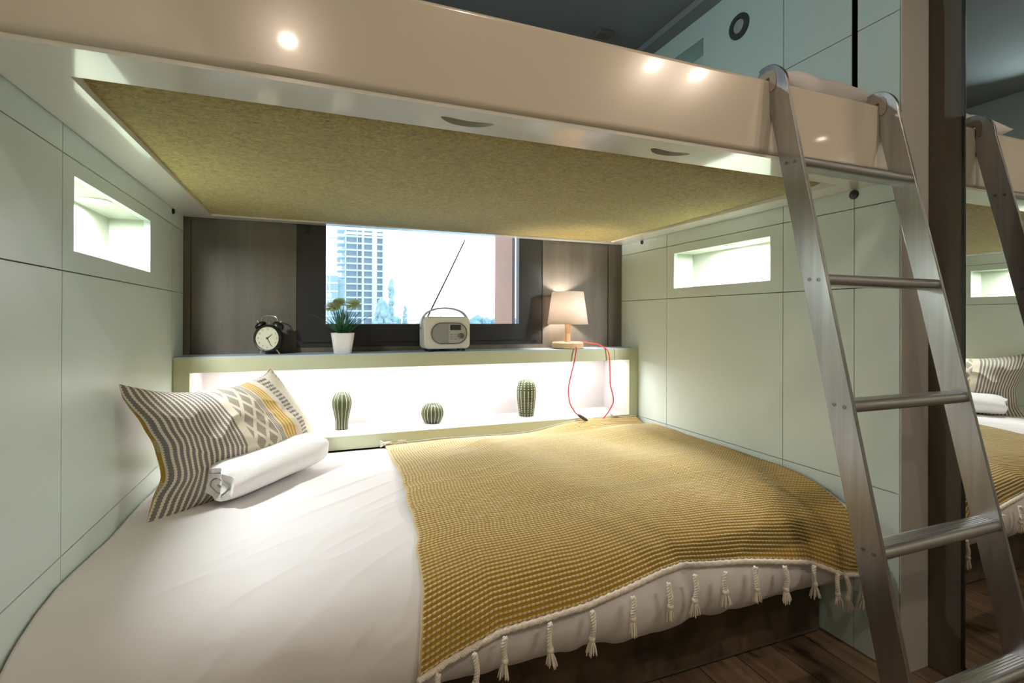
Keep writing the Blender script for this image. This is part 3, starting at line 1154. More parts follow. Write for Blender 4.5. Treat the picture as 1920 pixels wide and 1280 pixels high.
def rope(bm, pts, r, n=8, twist=0.0, strands=3, amp=0.55):
    """twisted cord of several strands"""
    pts = [Vector(p) for p in pts]
    for k in range(strands):
        q = []
        d0 = 0.0
        for i, p in enumerate(pts):
            if i:
                d0 += (p - pts[i - 1]).length
            d = (pts[min(i + 1, len(pts) - 1)] - pts[max(i - 1, 0)]).normalized()
            a = Vector((0, 1, 0)) if abs(d.y) < 0.8 else Vector((0, 0, 1))
            s = d.cross(a).normalized()
            t = d.cross(s)
            an = twist * d0 + 2 * math.pi * k / strands
            q.append(p + (s * math.cos(an) + t * math.sin(an)) * r * amp)
        tube(bm, q, r * 0.62, n)


fe = P[-1]
bm = B()
npts = 330
fi = np.linspace(0, nu - 1, npts)
pts = [Vector((np.interp(f, range(nu), fe[:, 0]), np.interp(f, range(nu), fe[:, 1]) - 0.004, np.interp(f, range(nu), fe[:, 2]) - 0.004)) for f in fi]
rope(bm, pts, 0.0072, 6, twist=420)
obj('border', bm, M['rope'], throw, smooth=True, world=True, label='cream rope border along the front hem', angle=0)
bm = B()
be = P[1]
pts = [Vector(be[int(i)]) + Vector((0, 0.004, 0.004)) for i in np.linspace(0, nu - 1, 200)]
rope(bm, pts, 0.005, 6, twist=420)
obj('border', bm, M['rope'], throw, smooth=True, world=True, label='cream rope border along the shelf side', angle=0)
le = P[:, 0]
bm = B()
pts = [Vector(le[int(i)]) + Vector((0.0015, 0, -0.002)) for i in np.linspace(0, nv - 1, 260)]
tube(bm, pts, 0.0035, 6)
obj('selvedge', bm, plain('tan_selvedge', (0.58, 0.46, 0.24), 0.9, bump=0.6, bscale=300), throw, smooth=True, world=True, angle=0)


def tassel_bm(seed, length):
    rnd = random.Random(seed)
    bm = B()
    n = 34
    pts = []
    sway = rnd.uniform(-0.006, 0.006)
    for i in range(n):
        t = i / (n - 1)
        pts.append((sway * math.sin(t * 2.6), 0.002 * math.sin(t * 5 + seed), -t * length))
    rope(bm, pts, 0.0056, 6, twist=330)
    e = Vector(pts[-1])
    ball(bm, (e.x, e.y, e.z - 0.003), 0.0082, 2, (1, 1, 1.1))
    for k in range(16):
        a = 2 * math.pi * k / 16 + rnd.uniform(-.2, .2)
        sp = rnd.uniform(0.006, 0.016)
        l = rnd.uniform(0.024, 0.034)
        q = [e + Vector((math.cos(a) * 0.004, math.sin(a) * 0.004, -0.007)),
             e + Vector((math.cos(a) * sp * 0.75, math.sin(a) * sp * 0.5, -0.008 - l * 0.45)),
             e + Vector((math.cos(a) * sp * 1.05, math.sin(a) * sp * 0.6, -0.008 - l))]
        tube(bm, q, 0.0016, 5, smooth=3)
    return bm


tx = [0.725, 0.800, 0.868, 0.972, 1.077, 1.186, 1.290, 1.366, 1.462, 1.566, 1.668, 1.776, 1.872, 1.905, 1.985]
proto = [obj('tassel', tassel_bm(k, l), M['rope'], throw, smooth=True, angle=0) for k, l in ((1, 0.052), (2, 0.058), (3, 0.047))]
placed = 0
for i, x in enumerate(tx):
    k = i % 3
    o = proto[k] if i < 3 else proto[k].copy()
    if i >= 3:
        COL.objects.link(o)
        o.parent = throw
    f = np.interp(x, fe[:, 0], np.arange(nu))
    p = Vector((x, np.interp(f, range(nu), fe[:, 1]) - 0.006, np.interp(f, range(nu), fe[:, 2]) - 0.006))
    p.y = min(p.y, -1.362)
    o.location = p - throw.location
    o.rotation_euler = (random.uniform(-.04, 0.0), random.uniform(-.08, .08), random.uniform(-1, 1))
# two flattened tassels lying along the shelf side
for x, rz in ((0.80, 0.3), (0.86, -0.2), (1.93, 0.1)):
    o = proto[2].copy()
    COL.objects.link(o)
    o.parent = throw
    f = int(np.interp(x, be[:, 0], np.arange(nu)))
    o.location = Vector(be[f]) + Vector((0, 0.002, 0.010)) - throw.location
    o.rotation_euler = (0, math.radians(88), rz)
    o.scale = (1, 1, 0.6)

# ---- printed pillow leaning on the left wall
pil = thing('printed_pillow', 'grey striped and yellow patterned pillow leaning against the left wall', 'pillow', (0.28, -0.48, 0.47))
BL, BRt = Vector((0.070, -0.740, 0.452)), Vector((0.545, -0.215, 0.462))
TL, TR = Vector((0.018, -0.755, 0.842)), Vector((0.335, -0.205, 0.822))
nu, nv = 130, 90
uu, vv = np.meshgrid(np.linspace(0, 1, nu), np.linspace(0, 1, nv))


def pil_pts(side):
    a, b = uu * 2 - 1, vv * 2 - 1
    # edges bow in between the corners
    bow_u = 0.035 * (1 - b * b) * a ** 3
    bow_v = 0.055 * (1 - a * a) * b ** 3
    u2 = uu + 0.105 * (1 - uu) ** 3 * np.clip(np.sin(np.pi * vv ** 0.8), 0, 1) ** 1.3
    v2 = vv - 0.13 * (1 - np.abs(a) ** 2.4) * vv ** 3
    c = [np.array(q) for q in (BL, BRt, TL, TR)]
    base = ((c[0] * (1 - u2)[..., None] + c[1] * u2[..., None]) * (1 - v2)[..., None] + (c[2] * (1 - u2)[..., None] + c[3] * u2[..., None]) * v2[..., None])
    nrm = np.cross(np.array(BRt - BL), np.array(TL - BL))
    nrm /= np.linalg.norm(nrm)
    th = (np.clip(1 - np.abs(a) ** 2.2, 0, 1) * np.clip(1 - np.abs(b) ** 2.4, 0, 1)) ** 0.62
    if side > 0:
        # creases fanning out of the corners
        wr = 0.007 * vnoise(uu * 4 + vv * 3, vv * 5 - uu * 2, 21) + 0.005 * (1 - np.abs(vnoise(uu * 5 + vv * 7, vv * 3 - uu * 5, 22))) ** 2
        d = 0.115 * th * (1 + 0.15 * vnoise(uu * 2, vv * 2, 3)) + wr * (0.35 + th)
    else:
        d = -0.15 * th * ss(1.1, 0.1, uu)
    rip = 0.014 * vnoise(vv * 5.5, uu * 2, 31) * ss(0.25, 0.0, uu) + 0.005 * np.sin(vv * 26) * ss(0.15, 0.0, uu) * vv + 0.006 * np.sin(uu * 23) * ss(0.12, 0, np.minimum(vv, 1 - vv))
    return base + nrm * (d + rip)[..., None]


uv = np.stack([uu, vv * 0.62], -1)
PF, PB = pil_pts(1), pil_pts(-1)
PF[..., 0] = np.maximum(PF[..., 0], 0.012)
PB[..., 0] = np.maximum(PB[..., 0], 0.008)
grid_mesh('front_cover', PF, M['pillow_front'], pil, uv=uv, world=True)
grid_mesh('back_cover', PB, M['pillow_back'], pil, uv=np.stack([uu, vv], -1), world=True, )
bpy.data.objects['front_cover']['label'] = 'front cover with grey ticking, medallions and yellow stripes'
bpy.data.objects['back_cover']['label'] = 'mustard back cover with pale flowers'

# ---- rolled towel
bm = B()
prof = []
turns = 2.35
n = 110
outer, inner = [], []
for i in range(n + 1):
    t = i / n
    a = t * turns * 2 * math.pi
    rr = 0.008 + 0.037 * t
    sx_, sz_ = 1.75 * rr, 0.92 * rr
    th = 0.0125
    outer.append(((sx_) * math.cos(a), (sz_) * math.sin(a)))
    k = max(0.1, 1 - th / rr)
    inner.append((sx_ * k * math.cos(a), sz_ * k * math.sin(a)))
# strip cross-section swept along the roll
nl = 26
LT = 0.385
loops = []
for j in range(nl + 1):
    t = j / nl
    yy = (t - 0.5) * LT
    e = 1 - 0.16 * (abs(2 * t - 1) ** 6)
    ring = []
    for side in (outer, inner[::-1]):
        for q in side:
            wob = 1 + 0.05 * float(vnoise(q[0] * 25 + 3, yy * 9, 2)) + 0.03 * float(vnoise(q[1] * 30, yy * 16, 5))
            ring.append(bm.verts.new((q[0] * e * wob, yy + 0.012 * float(vnoise(q[0] * 40, q[1] * 40, 6)) * abs(2 * t - 1), q[1] * e * wob)))
    loops.append(ring)
m_ = len(loops[0])
for a, b in zip(loops, loops[1:]):
    for k in range(m_):
        bm.faces.new((a[k], a[(k + 1) % m_], b[(k + 1) % m_], b[k]))
for lp in (loops[0], loops[-1]):
    h = m_ // 2
    for k in range(h - 1):
        bm.faces.new((lp[k], lp[k + 1], lp[m_ - 2 - k], lp[m_ - 1 - k]))
towel = obj('rolled_towel', bm, M['towel'], smooth=True, angle=50)
towel.location = (0.357, -0.540, 0.541)
towel.scale = (1.18, 1.06, 1.52)
towel.rotation_euler = (math.radians(2), math.radians(6), math.atan2(-(0.54 - 0.26), (-0.33 + 0.68)))
tag(towel, 'white rolled towel lying on the duvet in front of the printed pillow', 'towel')

# ================================================================== LADDER
lad = thing('ladder', 'brushed aluminium ladder hooked over the upper bunk front at the right', 'ladder', (1.74, -1.75, 0.0))


def stile_poly():
    yb = lambda z: -1.4955 - 0.216 * (1.2 - z)     # rear edge
    wdt = 0.058
    P = []
    P.append((yb(0.012), 0.0))
    P.append((yb(0.0) - wdt, 0.0))
    zt = 1.575
    P.append((yb(zt) - wdt, zt))
    # rounded head bending over the fascia
    c = (yb(zt) - wdt + 0.062, zt + 0.004)
    for a in range(170, 69, -10):
        P.append((c[0] + 0.062 * math.cos(math.radians(a)), c[1] + 0.070 * math.sin(math.radians(a))))
    P += [(-1.392, 1.640), (-1.384, 1.626), (-1.384, 1.6145), (-1.4245, 1.6145), (-1.4245, 1.585), (yb(1.56), 1.56)]
    return P


def stile(x0, x1, name='stile'):
    bm = B()
    poly = stile_poly()
    prism(bm, poly, 'x', x0, x1)
    o = obj(name, bm, M['alu'], lad, world=True, bevel=0.0012)
    return o


XL, XR, ST = 1.540, 1.945, 0.010
sl = stile(XL, XL + ST)
sr = stile(XR, XR + ST)
yb = lambda z: -1.4955 - 0.216 * (1.2 - z)
for x0, x1 in ((XL - 0.003, XL + ST + 0.003), (XR - 0.003, XR + ST + 0.003)):
    bm = B()
    q = [(-1.392, 1.637), (-1.386, 1.6142), (-1.4243, 1.6142), (-1.4243, 1.572)]
    for a in range(-100, 100, 12):
        q.append((-1.4405 + 0.014 * math.cos(math.radians(180 - a)) * 1.0, 1.603 + 0.033 * math.sin(math.radians(a))))
    q = [(-1.394, 1.629), (-1.388, 1.6143), (-1.4243, 1.6143), (-1.4243, 1.582), (-1.431, 1.577), (-1.439, 1.581), (-1.4435, 1.592), (-1.444, 1.610), (-1.441, 1.622), (-1.434, 1.630), (-1.420, 1.633)]
    prism(bm, q, 'x', x0, x1)
    obj('hook_pad', bm, M['hookpad'], lad, world=True, bevel=0.0015, label='grey plastic pad lining the hook')
RZ = [1.391, 1.109, 0.834, 0.5485, 0.263]
for zc in RZ:
    yc = yb(zc) - 0.029
    bm = B()
    q = []
    hw, hh = 0.027, 0.0125
    for k in range(9):
        a = math.radians(90 + 22.5 * k)
        q.append((yc - hw + hh + hh * math.cos(a), zc - 0.004 + hh * math.sin(a)))
    for k in range(9):
        a = math.radians(-90 + 22.5 * k)
        q.append((yc + hw - hh + hh * math.cos(a), zc - 0.004 + hh * math.sin(a)))
    # fine grooves along the tread
    prism(bm, q, 'x', XL + ST, XR)
    rg = obj('rung', bm, M['alu_rung'], lad, world=True, smooth=True, angle=50)
    bm = B()
    for k in range(5):
        yy = yc - 0.012 + k * 0.006
        box(bm, XL + ST + 0.001, XR - 0.001, yy - 0.0014, yy + 0.0014, zc + 0.0083, zc + 0.0094)
    obj('tread_ribs', bm, M['alu_rung'], rg, world=True)
    for s, xx in ((-1, XL), (1, XR + ST)):
        for dy in (-0.011, 0.011):
            bm = B()
            lathe(bm, [(0.0042, 0.0), (0.0040, 0.0012), (0.0022, 0.0013), (0.0020, 0.0004), (0.0001, 0.0004)], n=14, axis='x')
            for v in bm.verts:
                v.co.x = xx + s * v.co.x
                v.co.y += yc + dy
                v.co.z += zc - 0.003 + dy * 0.1
            obj('screw', bm, M['steel_d'], lad, world=True, smooth=True)
for xx in (XL, XR):
    boxobj('rubber_foot', (xx - 0.004, xx + ST + 0.004, yb(0) - 0.064, yb(0) + 0.006, 0.0, 0.03), M['black'], lad, world=True, bevel=0.004)

# ================================================================== MIRROR
mir = thing('wall_mirror', 'tall wall mirror with a thin black edge beside the dark brown post', 'mirror', (2.174, -1.82, 0.045))
boxobj('mirror_glass', (2.1725, 2.1745, -2.138, -1.508, 0.053, 2.34), M['mirror'], mir, world=True)
bm = B()
for b in ((2.1690, 2.1748, -1.5078, -1.501, 0.046, 2.347), (2.1690, 2.1748, -2.145, -2.1382, 0.046, 2.347), (2.1690, 2.1748, -2.1382, -1.5078, 0.046, 0.0528), (2.1690, 2.1748, -2.1382, -1.5078, 2.3402, 2.347)):
    box(bm, *b)
obj('mirror_frame', bm, M['black'], mir, world=True)

# ================================================================== ALARM CLOCK
ck = thing('alarm_clock', 'black twin-bell alarm clock with cream dial on the shelf left', 'clock', (0.318, -0.070, SZ), math.radians(-20))
ck.scale = (1.08, 1.08, 1.08)
CZ, CR = 0.061, 0.050
bm = B()
lathe(bm, [(0.0001, 0.024), (0.040, 0.024), (0.047, 0.016), (0.0505, 0.004), (0.0515, -0.012), (0.0505, -0.0215), (0.0475, -0.0245), (0.0445, -0.0235), (0.0440, -0.016), (0.0001, -0.016)], (0, 0, CZ), 48, 'y')
obj('case', bm, M['black'], ck, smooth=True)
bm = B()
lathe(bm, [(0.0001, -0.0175), (0.0437, -0.0175), (0.0437, -0.0160), (0.0001, -0.0160)], (0, 0, CZ), 48, 'y')
dial = obj('dial', bm, M['clock_face'], ck, smooth=True)
bm = B()
for h in range(12):
    cu = bpy.data.curves.new('n', 'FONT')
    cu.body = str(h if h else 12)
    cu.size = 0.0105
    cu.align_x = 'CENTER'
    cu.align_y = 'CENTER'
    to = bpy.data.objects.new('n', cu)
    COL.objects.link(to)
    bpy.context.view_layer.update()
    me = bpy.data.meshes.new_from_object(to.evaluated_get(bpy.context.evaluated_depsgraph_get()))
    a = math.radians(90 - 30 * h)
    off_ = Vector((0.0345 * math.cos(a), -0.0179, CZ + 0.0345 * math.sin(a)))
    vm = {}
    for v in me.vertices:
        vm[v.index] = bm.verts.new(off_ + Vector((v.co.x, 0, v.co.y)))
    for p in me.polygons:
        try:
            bm.faces.new([vm[i] for i in p.vertices])
        except ValueError:
            pass
    bpy.data.objects.remove(to)
    bpy.data.curves.remove(cu)
    bpy.data.meshes.remove(me)
for k in range(60):
    a = math.radians(6 * k)
    d = Vector((math.cos(a), 0, math.sin(a)))
    n_ = Vector((-math.sin(a), 0, math.cos(a))) * 0.00025
    c = Vector((0, -0.0179, CZ))
    vs = [bm.verts.new(c + d * 0.0408 + n_), bm.verts.new(c + d * 0.0422 + n_), bm.verts.new(c + d * 0.0422 - n_), bm.verts.new(c + d * 0.0408 - n_)]
    bm.faces.new(vs)
obj('numerals', bm, M['switch'], dial)


def hand(name, ang, ln, w):
    bm = B()
    a = math.radians(90 - ang)
    d, nn = Vector((math.cos(a), 0, math.sin(a))), Vector((-math.sin(a), 0, math.cos(a)))
    c = Vector((0, 0, CZ))
    pts = [c - d * 0.006 + nn * w * 0.5, c + nn * w, c + d * ln + nn * w * 0.5, c + d * ln - nn * w * 0.5, c - nn * w, c - d * 0.006 - nn * w * 0.5]
    A = [bm.verts.new(p + Vector((0, -0.0186, 0))) for p in pts]
    Bv = [bm.verts.new(p + Vector((0, -0.0194, 0))) for p in pts]
    bm.faces.new(A)
    bm.faces.new(Bv[::-1])
    for i in range(6):
        bm.faces.new((A[i], Bv[i], Bv[(i + 1) % 6], A[(i + 1) % 6]))
    return obj(name, bm, M['black'], ck)


hand('hour_hand', 50, 0.023, 0.0017)
hand('minute_hand', 153, 0.031, 0.0014)
bm = B()
lathe(bm, [(0.0001, -0.0205), (0.003, -0.0205), (0.003, -0.0175)], (0, 0, CZ), 16, 'y')
obj('hand_hub', bm, M['black'], ck, smooth=True)
for s in (-1, 1):
    bm = B()
    lathe(bm, [(0.0215, 0), (0.0210, 0.005), (0.0175, 0.011), (0.010, 0.0145), (0.0001, 0.0155)], n=28)
    R = Matrix.Rotation(s * math.radians(33), 4, 'Y')
    bmesh.ops.transform(bm, matrix=Matrix.Translation((s * 0.0315, 0, CZ + 0.0455)) @ R, verts=bm.verts)
    bell = obj('bell', bm, M['black'], ck, smooth=True)
    bm = B()
    lathe(bm, [(0.0022, 0.014), (0.0022, 0.020), (0.0042, 0.0205), (0.0036, 0.0245), (0.0001, 0.0265)], n=16)
    bmesh.ops.transform(bm, matrix=Matrix.Translation((s * 0.0315, 0, CZ + 0.0455)) @ R, verts=bm.verts)
    obj('bell_nut', bm, M['chrome'], bell, smooth=True)
    bm = B()
    tube(bm, [(s * 0.026, 0, CZ - 0.043), (s * 0.037, 0, 0.004)], lambda t: 0.0034 - 0.001 * t, 12)
    ball(bm, (s * 0.0372, 0, 0.0034), 0.0034, 2)
    obj('foot', bm, M['chrome'], ck, smooth=True)
bm = B()
tube(bm, [(-0.030, 0, CZ + 0.058), (-0.027, 0, CZ + 0.076), (-0.016, 0, CZ + 0.083), (0, 0, CZ + 0.085), (0.016, 0, CZ + 0.083), (0.027, 0, CZ + 0.076), (0.030, 0, CZ + 0.058)], 0.0021, 10, smooth=6)
obj('carry_handle', bm, M['chrome'], ck, smooth=True)
bm = B()
box(bm, -0.0015, 0.0015, -0.002, 0.002, CZ + 0.048, CZ + 0.062)
ball(bm, (0, 0, CZ + 0.064), 0.004, 2, (1.8, 1, 0.8))
obj('hammer', bm, M['chrome'], ck, smooth=True)

# ================================================================== POTTED PLANT
pl = thing('potted_plant', 'grassy artificial plant with pale green flower heads in a white pot', 'plant', (0.601, -0.095, SZ))
bm = B()
lathe(bm, [(0.0001, 0.0), (0.0335, 0.0), (0.036, 0.004), (0.0475, 0.084), (0.0475, 0.086), (0.0445, 0.086), (0.0425, 0.072), (0.0001, 0.072)], n=48, sq=5)
obj('pot', bm, M['pot'], pl, smooth=True)
bm = B()
lathe(bm, [(0.0001, 0.0755), (0.0425, 0.0755), (0.0425, 0.0725)], n=32, sq=5)
obj('soil', bm, M['soil'], pl)
rnd = random.Random(5)


def blade(bm, base, az, lean, ln, w, droop):
    pts = []
    n = 9
    d = Vector((math.cos(az), math.sin(az), 0))
    for i in range(n):
        t = i / (n - 1)
        pts.append(base + d * (lean * ln * t + droop * ln * t * t * 0.35) + Vector((0, 0, ln * t * math.sqrt(max(0.05, 1 - lean * lean)) - droop * ln * 0.30 * t ** 3)))
    side = Vector((-d.y, d.x, 0))
    # face the blade roughly to the room
    side = (side * 0.6 + Vector((1, 0, 0)) * 0.5).normalized()
    L_, R_ = [], []
    for i, p in enumerate(pts):
        t = i / (n - 1)
        ww = w * (1 - t ** 2.2) + 0.0002
        L_.append(bm.verts.new(p - side * ww))
        R_.append(bm.verts.new(p + side * ww))
    for i in range(n - 1):
        bm.faces.new((L_[i], R_[i], R_[i + 1], L_[i + 1]))


bm = B()
for k in range(115):
    az = rnd.uniform(0, 2 * math.pi)
    lean = min(0.93, abs(rnd.gauss(0.34, 0.32)))
    blade(bm, Vector((rnd.uniform(-.010, .010), rnd.uniform(-.010, .010), 0.074)), az, lean, rnd.uniform(0.085, 0.145), rnd.uniform(0.0021, 0.0033), rnd.uniform(0.0, 0.5) * lean)
for az, ln in ((math.pi + .1, 0.155), (math.pi - .2, 0.15), (0.05, 0.15), (-0.2, 0.145), (math.pi + .3, 0.14), (0.25, 0.135)):
    blade(bm, Vector((0, 0, 0.074)), az, 0.68, ln, 0.0018, 0.45)
o = obj('grass_leaves', bm, M['leaf'], pl)
md = o.modifiers.new('thickness', 'SOLIDIFY')
md.thickness = 0.0004
for (fx, fy, fz, r) in ((-0.039, -0.006, 0.194, 0.032), (-0.012, 0.012, 0.216, 0.028), (0.043, 0.0, 0.207, 0.034)):
    bm = B()
    ball(bm, (fx, fy, fz), r * 0.28, 2, (1, 1, 0.75))
    for k in range(330):
        zc = 1 - 1.75 * rnd.random()
        az = rnd.uniform(0, 2 * math.pi)
        q = math.sqrt(max(0, 1 - zc * zc))
        d = Vector((q * math.cos(az), q * math.sin(az), zc * 0.72))
        c = Vector((fx, fy, fz)) + d * r * 0.22
        e = Vector((fx, fy, fz)) + d * r * rnd.uniform(0.85, 1.05)
        sd = d.cross(Vector((0.3, 0.2, 1))).normalized() * 0.0022
        vs = [bm.verts.new(c - sd * 0.4), bm.verts.new(e - sd), bm.verts.new(e + d * 0.003), bm.verts.new(e + sd), bm.verts.new(c + sd * 0.4)]
        bm.faces.new(vs)
    fh = obj('flower_head', bm, M['flower'], pl)
    bm = B()
    tube(bm, [(fx * 0.12, fy * 0.1, 0.074), (fx * 0.5, fy * 0.5, 0.074 + (fz - 0.074) * 0.55), (fx, fy, fz - r * 0.3)], 0.0013, 6, smooth=5)
    obj('flower_stem', bm, M['leaf'], pl, smooth=True)

# ================================================================== RADIO
ra = thing('radio', 'small white retro radio with carry handle and raised antenna on the shelf', 'radio', (1.047, -0.085, SZ), math.radians(3))


def rrect(w, h, r, n=8, cx=0, cz=0):
    q = []
    for sx_, sz_, a0 in ((1, 1, 0), (-1, 1, 90), (-1, -1, 180), (1, -1, 270)):
        for k in range(n + 1):
            a = math.radians(a0 + 90 * k / n)
            q.append((cx + sx_ * (w / 2 - r) + r * math.cos(a), cz + sz_ * (h / 2 - r) + r * math.sin(a)))
    return q


HB, HH = 0.084, 0.146
bm = B()
prism(bm, rrect(0.214, HH, 0.022, 8, 0, HB), 'y', -0.042, 0.048)
obj('shell', bm, M['radio'], ra, bevel=0.006, seg=3)
bm = B()
o_, i_ = rrect(0.168, 0.096, 0.0475, 14, 0.008, HB - 0.002), rrect(0.160, 0.088, 0.0435, 14, 0.008, HB - 0.002)
A = [bm.verts.new((p[0], -0.0420, p[1])) for p in o_]
A2 = [bm.verts.new((p[0] * 0.995, -0.0462, p[1])) for p in o_]
C_ = [bm.verts.new((p[0], -0.0455, p[1])) for p in i_]
D_ = [bm.verts.new((p[0], -0.0420, p[1])) for p in i_]
n = len(o_)
for i in range(n):
    j = (i + 1) % n
    for a, b in ((A, A2), (A2, C_), (C_, D_)):
        bm.faces.new((a[i], a[j], b[j], b[i]))
obj('bezel', bm, M['steel_d'], ra, smooth=True)
SPL = 0.0045
poly = [(p[0], p[1]) for p in i_ if p[0] <= SPL]
poly = sorted(poly, key=lambda p: -math.atan2(p[1] - HB, p[0] - SPL) % (2 * math.pi))
left = [p for p in i_ if p[0] < SPL]
zt, zb = HB - 0.002 + 0.044, HB - 0.002 - 0.044
left = [(SPL, zt)] + left + [(SPL, zb)]
right = [p for p in i_ if p[0] > SPL]
# the right part starts at the bottom and goes up round the curve
ra_ = [p for p in right if p[1] >= HB - 0.002]
rb_ = [p for p in right if p[1] < HB - 0.002]
right = [(SPL, zb)] + rb_ + ra_ + [(SPL, zt)]
bm = B()
prism(bm, left, 'y', -0.0440, -0.0418)
obj('speaker_grille', bm, M['radio_grey'], ra)
bm = B()
prism(bm, right, 'y', -0.0444, -0.0418)
ctrl = obj('control_panel', bm, M['radio_silver'], ra)
bm = B()
box(bm, 0.012, 0.062, -0.0452, -0.0443, HB + 0.012, HB + 0.036)
dsp = obj('display', bm, M['black'], ctrl)
bm = B()
box(bm, 0.0155, 0.0585, -0.0456, -0.0452, HB + 0.0155, HB + 0.0325)
obj('display_glass', bm, M['screen'], ctrl)
bm = B()
for r_ in range(3):
    for c_ in range(2):
        x = 0.012 + c_ * 0.018
        z = HB - 0.010 - r_ * 0.0105
        box(bm, x, x + 0.0125, -0.0458, -0.0443, z, z + 0.0042)
obj('buttons', bm, M['radio_grey'], ctrl, bevel=0.0005)
bm = B()
lathe(bm, [(0.0125, -0.0443), (0.0122, -0.052), (0.0105, -0.0535), (0.0001, -0.0535)], (0.0640, 0, HB - 0.014), 28, 'y')
obj('tuning_knob', bm, M['steel_d'], ctrl, smooth=True)
bm = B()
hp = catmull([(-0.1095, 0.085), (-0.1095, 0.130), (-0.104, 0.152), (-0.083, 0.174), (-0.045, 0.189), (0.0, 0.193), (0.045, 0.187), (0.083, 0.170), (0.103, 0.152), (0.1095, 0.130), (0.1095, 0.085)] and
             [(x, 0, z) for x, z in ((-0.1095, 0.100), (-0.1095, 0.130), (-0.104, 0.152), (-0.083, 0.176), (-0.045, 0.191), (0.0, 0.196), (0.045, 0.191), (0.083, 0.176), (0.104, 0.152), (0.1095, 0.130), (0.1095, 0.100))], 6)
rings = []
for i, p in enumerate(hp):
    d = (hp[min(i + 1, len(hp) - 1)] - hp[max(0, i - 1)]).normalized()
    nn = Vector((d.z, 0, -d.x))
    w, th = 0.011, 0.0036
    rings.append([bm.verts.new(p + Vector((0, sy * w, 0)) + nn * sn * th) for sy, sn in ((-1, -1), (1, -1), (1, 1), (-1, 1))])
for a, b in zip(rings, rings[1:]):
    for k in range(4):
        bm.faces.new((a[k], a[(k + 1) % 4], b[(k + 1) % 4], b[k]))
bm.faces.new(rings[0])
bm.faces.new(rings[-1])
hd = obj('carry_handle', bm, M['handle'], ra, bevel=0.0008)
for s in (-1, 1):
    bm = B()
    lathe(bm, [(0.006, 0.107), (0.006, 0.1135), (0.0045, 0.115), (0.0001, 0.115)], (0, 0, 0.106), 18, 'x')
    for v in bm.verts:
        v.co.x *= s
    obj('handle_pivot', bm, M['chrome'], hd, smooth=True)
bm = B()
tube(bm, [(-0.072, 0.035, 0.156), (0.020, 0.035, 0.34), (0.107, 0.035, 0.520)], lambda t: 0.0036 - 0.0011 * t, 8)
obj('antenna', bm, M['switch'], ra, smooth=True)
for x in (-0.078, 0.078):
    for y in (-0.030, 0.034):
        bm = B()
        lathe(bm, [(0.008, 0.0), (0.009, 0.0112)], (x, y, 0), 16)
        obj('foot', bm, M['black'], ra, smooth=True)

# ================================================================== TABLE LAMP
la = thing('table_lamp', 'small wooden table lamp with white shade and red cable on the shelf', 'lamp', (1.678, -0.085, SZ))
bm = B()
lathe(bm, [(0.0001, 0.0), (0.074, 0.0), (0.079, 0.004), (0.079, 0.028), (0.075, 0.032), (0.0001, 0.032)], n=48)
obj('base', bm, M['pale_wood'], la, smooth=True)
bm = B()
box(bm, -0.0115, 0.0115, -0.0115, 0.0115, 0.032, 0.155)
obj('stem', bm, M['pale_wood'], la, bevel=0.002)
bm = B()
lathe(bm, [(0.103, 0.121), (0.0797, 0.2845)], n=56)
for f in list(bm.faces):
    if len(f.verts) > 4:
        bm.faces.remove(f)
o = obj('lamp_shade', bm, M['shade'], la, smooth=True, angle=0)
md = o.modifiers.new('thickness', 'SOLIDIFY')
md.thickness = 0.0012
bm = B()
for a in range(3):
    an = 2 * math.pi * a / 3
    tube(bm, [(0, 0, 0.275), (0.080 * math.cos(an), 0.080 * math.sin(an), 0.278)], 0.0012, 6)
lathe(bm, [(0.013, 0.155), (0.013, 0.185), (0.0001, 0.185)], n=20)
tube(bm, [(0, 0, 0.185), (0, 0, 0.275)], 0.0012, 6)
obj('shade_carrier', bm, M['chrome'], la, smooth=True)
bm = B()
ball(bm, (0, 0, 0.212), 0.022, 3, (1, 1, 1.2))
obj('bulb', bm, emit('bulb_glow', (1.0, 0.88, 0.80), 320.0), la, smooth=True, label='glowing bulb inside the shade')
LL = la.location
cw = [(1.700, -0.166, 0.884), (1.681, -0.172, 0.868), (1.668, -0.172, 0.802), (1.650, -0.172, 0.735), (1.638, -0.172, 0.674), (1.646, -0.172, 0.609), (1.665, -0.173, 0.575), (1.681, -0.173, 0.555), (1.738, -0.173, 0.518), (1.786, -0.173, 0.506), (1.837, -0.172, 0.524), (1.884, -0.172, 0.582), (1.891, -0.172, 0.622), (1.874, -0.172, 0.689), (1.871, -0.172, 0.770), (1.868, -0.172, 0.822), (1.859, -0.166, 0.860), (1.838, -0.130, 0.884), (1.800, -0.090, 0.893), (1.750, -0.040, 0.899), (1.705, -0.002, 0.885)]
cw[0] = (1.688, -0.150, 0.880)
cw.insert(0, (1.683, -0.140, 0.882))
cw[-1] = (1.705, -0.012, 0.890)
cw = [(x, y, max(z, 0.8725)) if y > -0.155 else (x, y, z) for x, y, z in cw]
bm = B()
tube(bm, [Vector(p) - LL for p in cw], 0.0029, 8, smooth=6)
cord = obj('power_cord', bm, M['red'], la, smooth=True, label='red fabric cable looping down over the shelf front')
bm = B()
a, b = Vector((1.690, -0.1735, 0.549)) - LL, Vector((1.745, -0.1735, 0.514)) - LL
tube(bm, [a, a.lerp(b, 0.12), a.lerp(b, 0.25), a.lerp(b, 0.5), a.lerp(b, 0.75), a.lerp(b, 0.88), b], lambda t: 0.004 + 0.0042 * math.sin(math.pi * min(1, max(0, t))) ** 0.5, 10)
obj('inline_switch', bm, M['switch'], cord, smooth=True)

# ================================================================== CERAMIC CACTI
ZL = 0.528


def spline_prof(pts, n=40):
    q = catmull([(r, 0, z) for r, z in pts], n // (len(pts) - 1) + 1)
    return [(max(0.0001, v.x), v.z) for v in q]


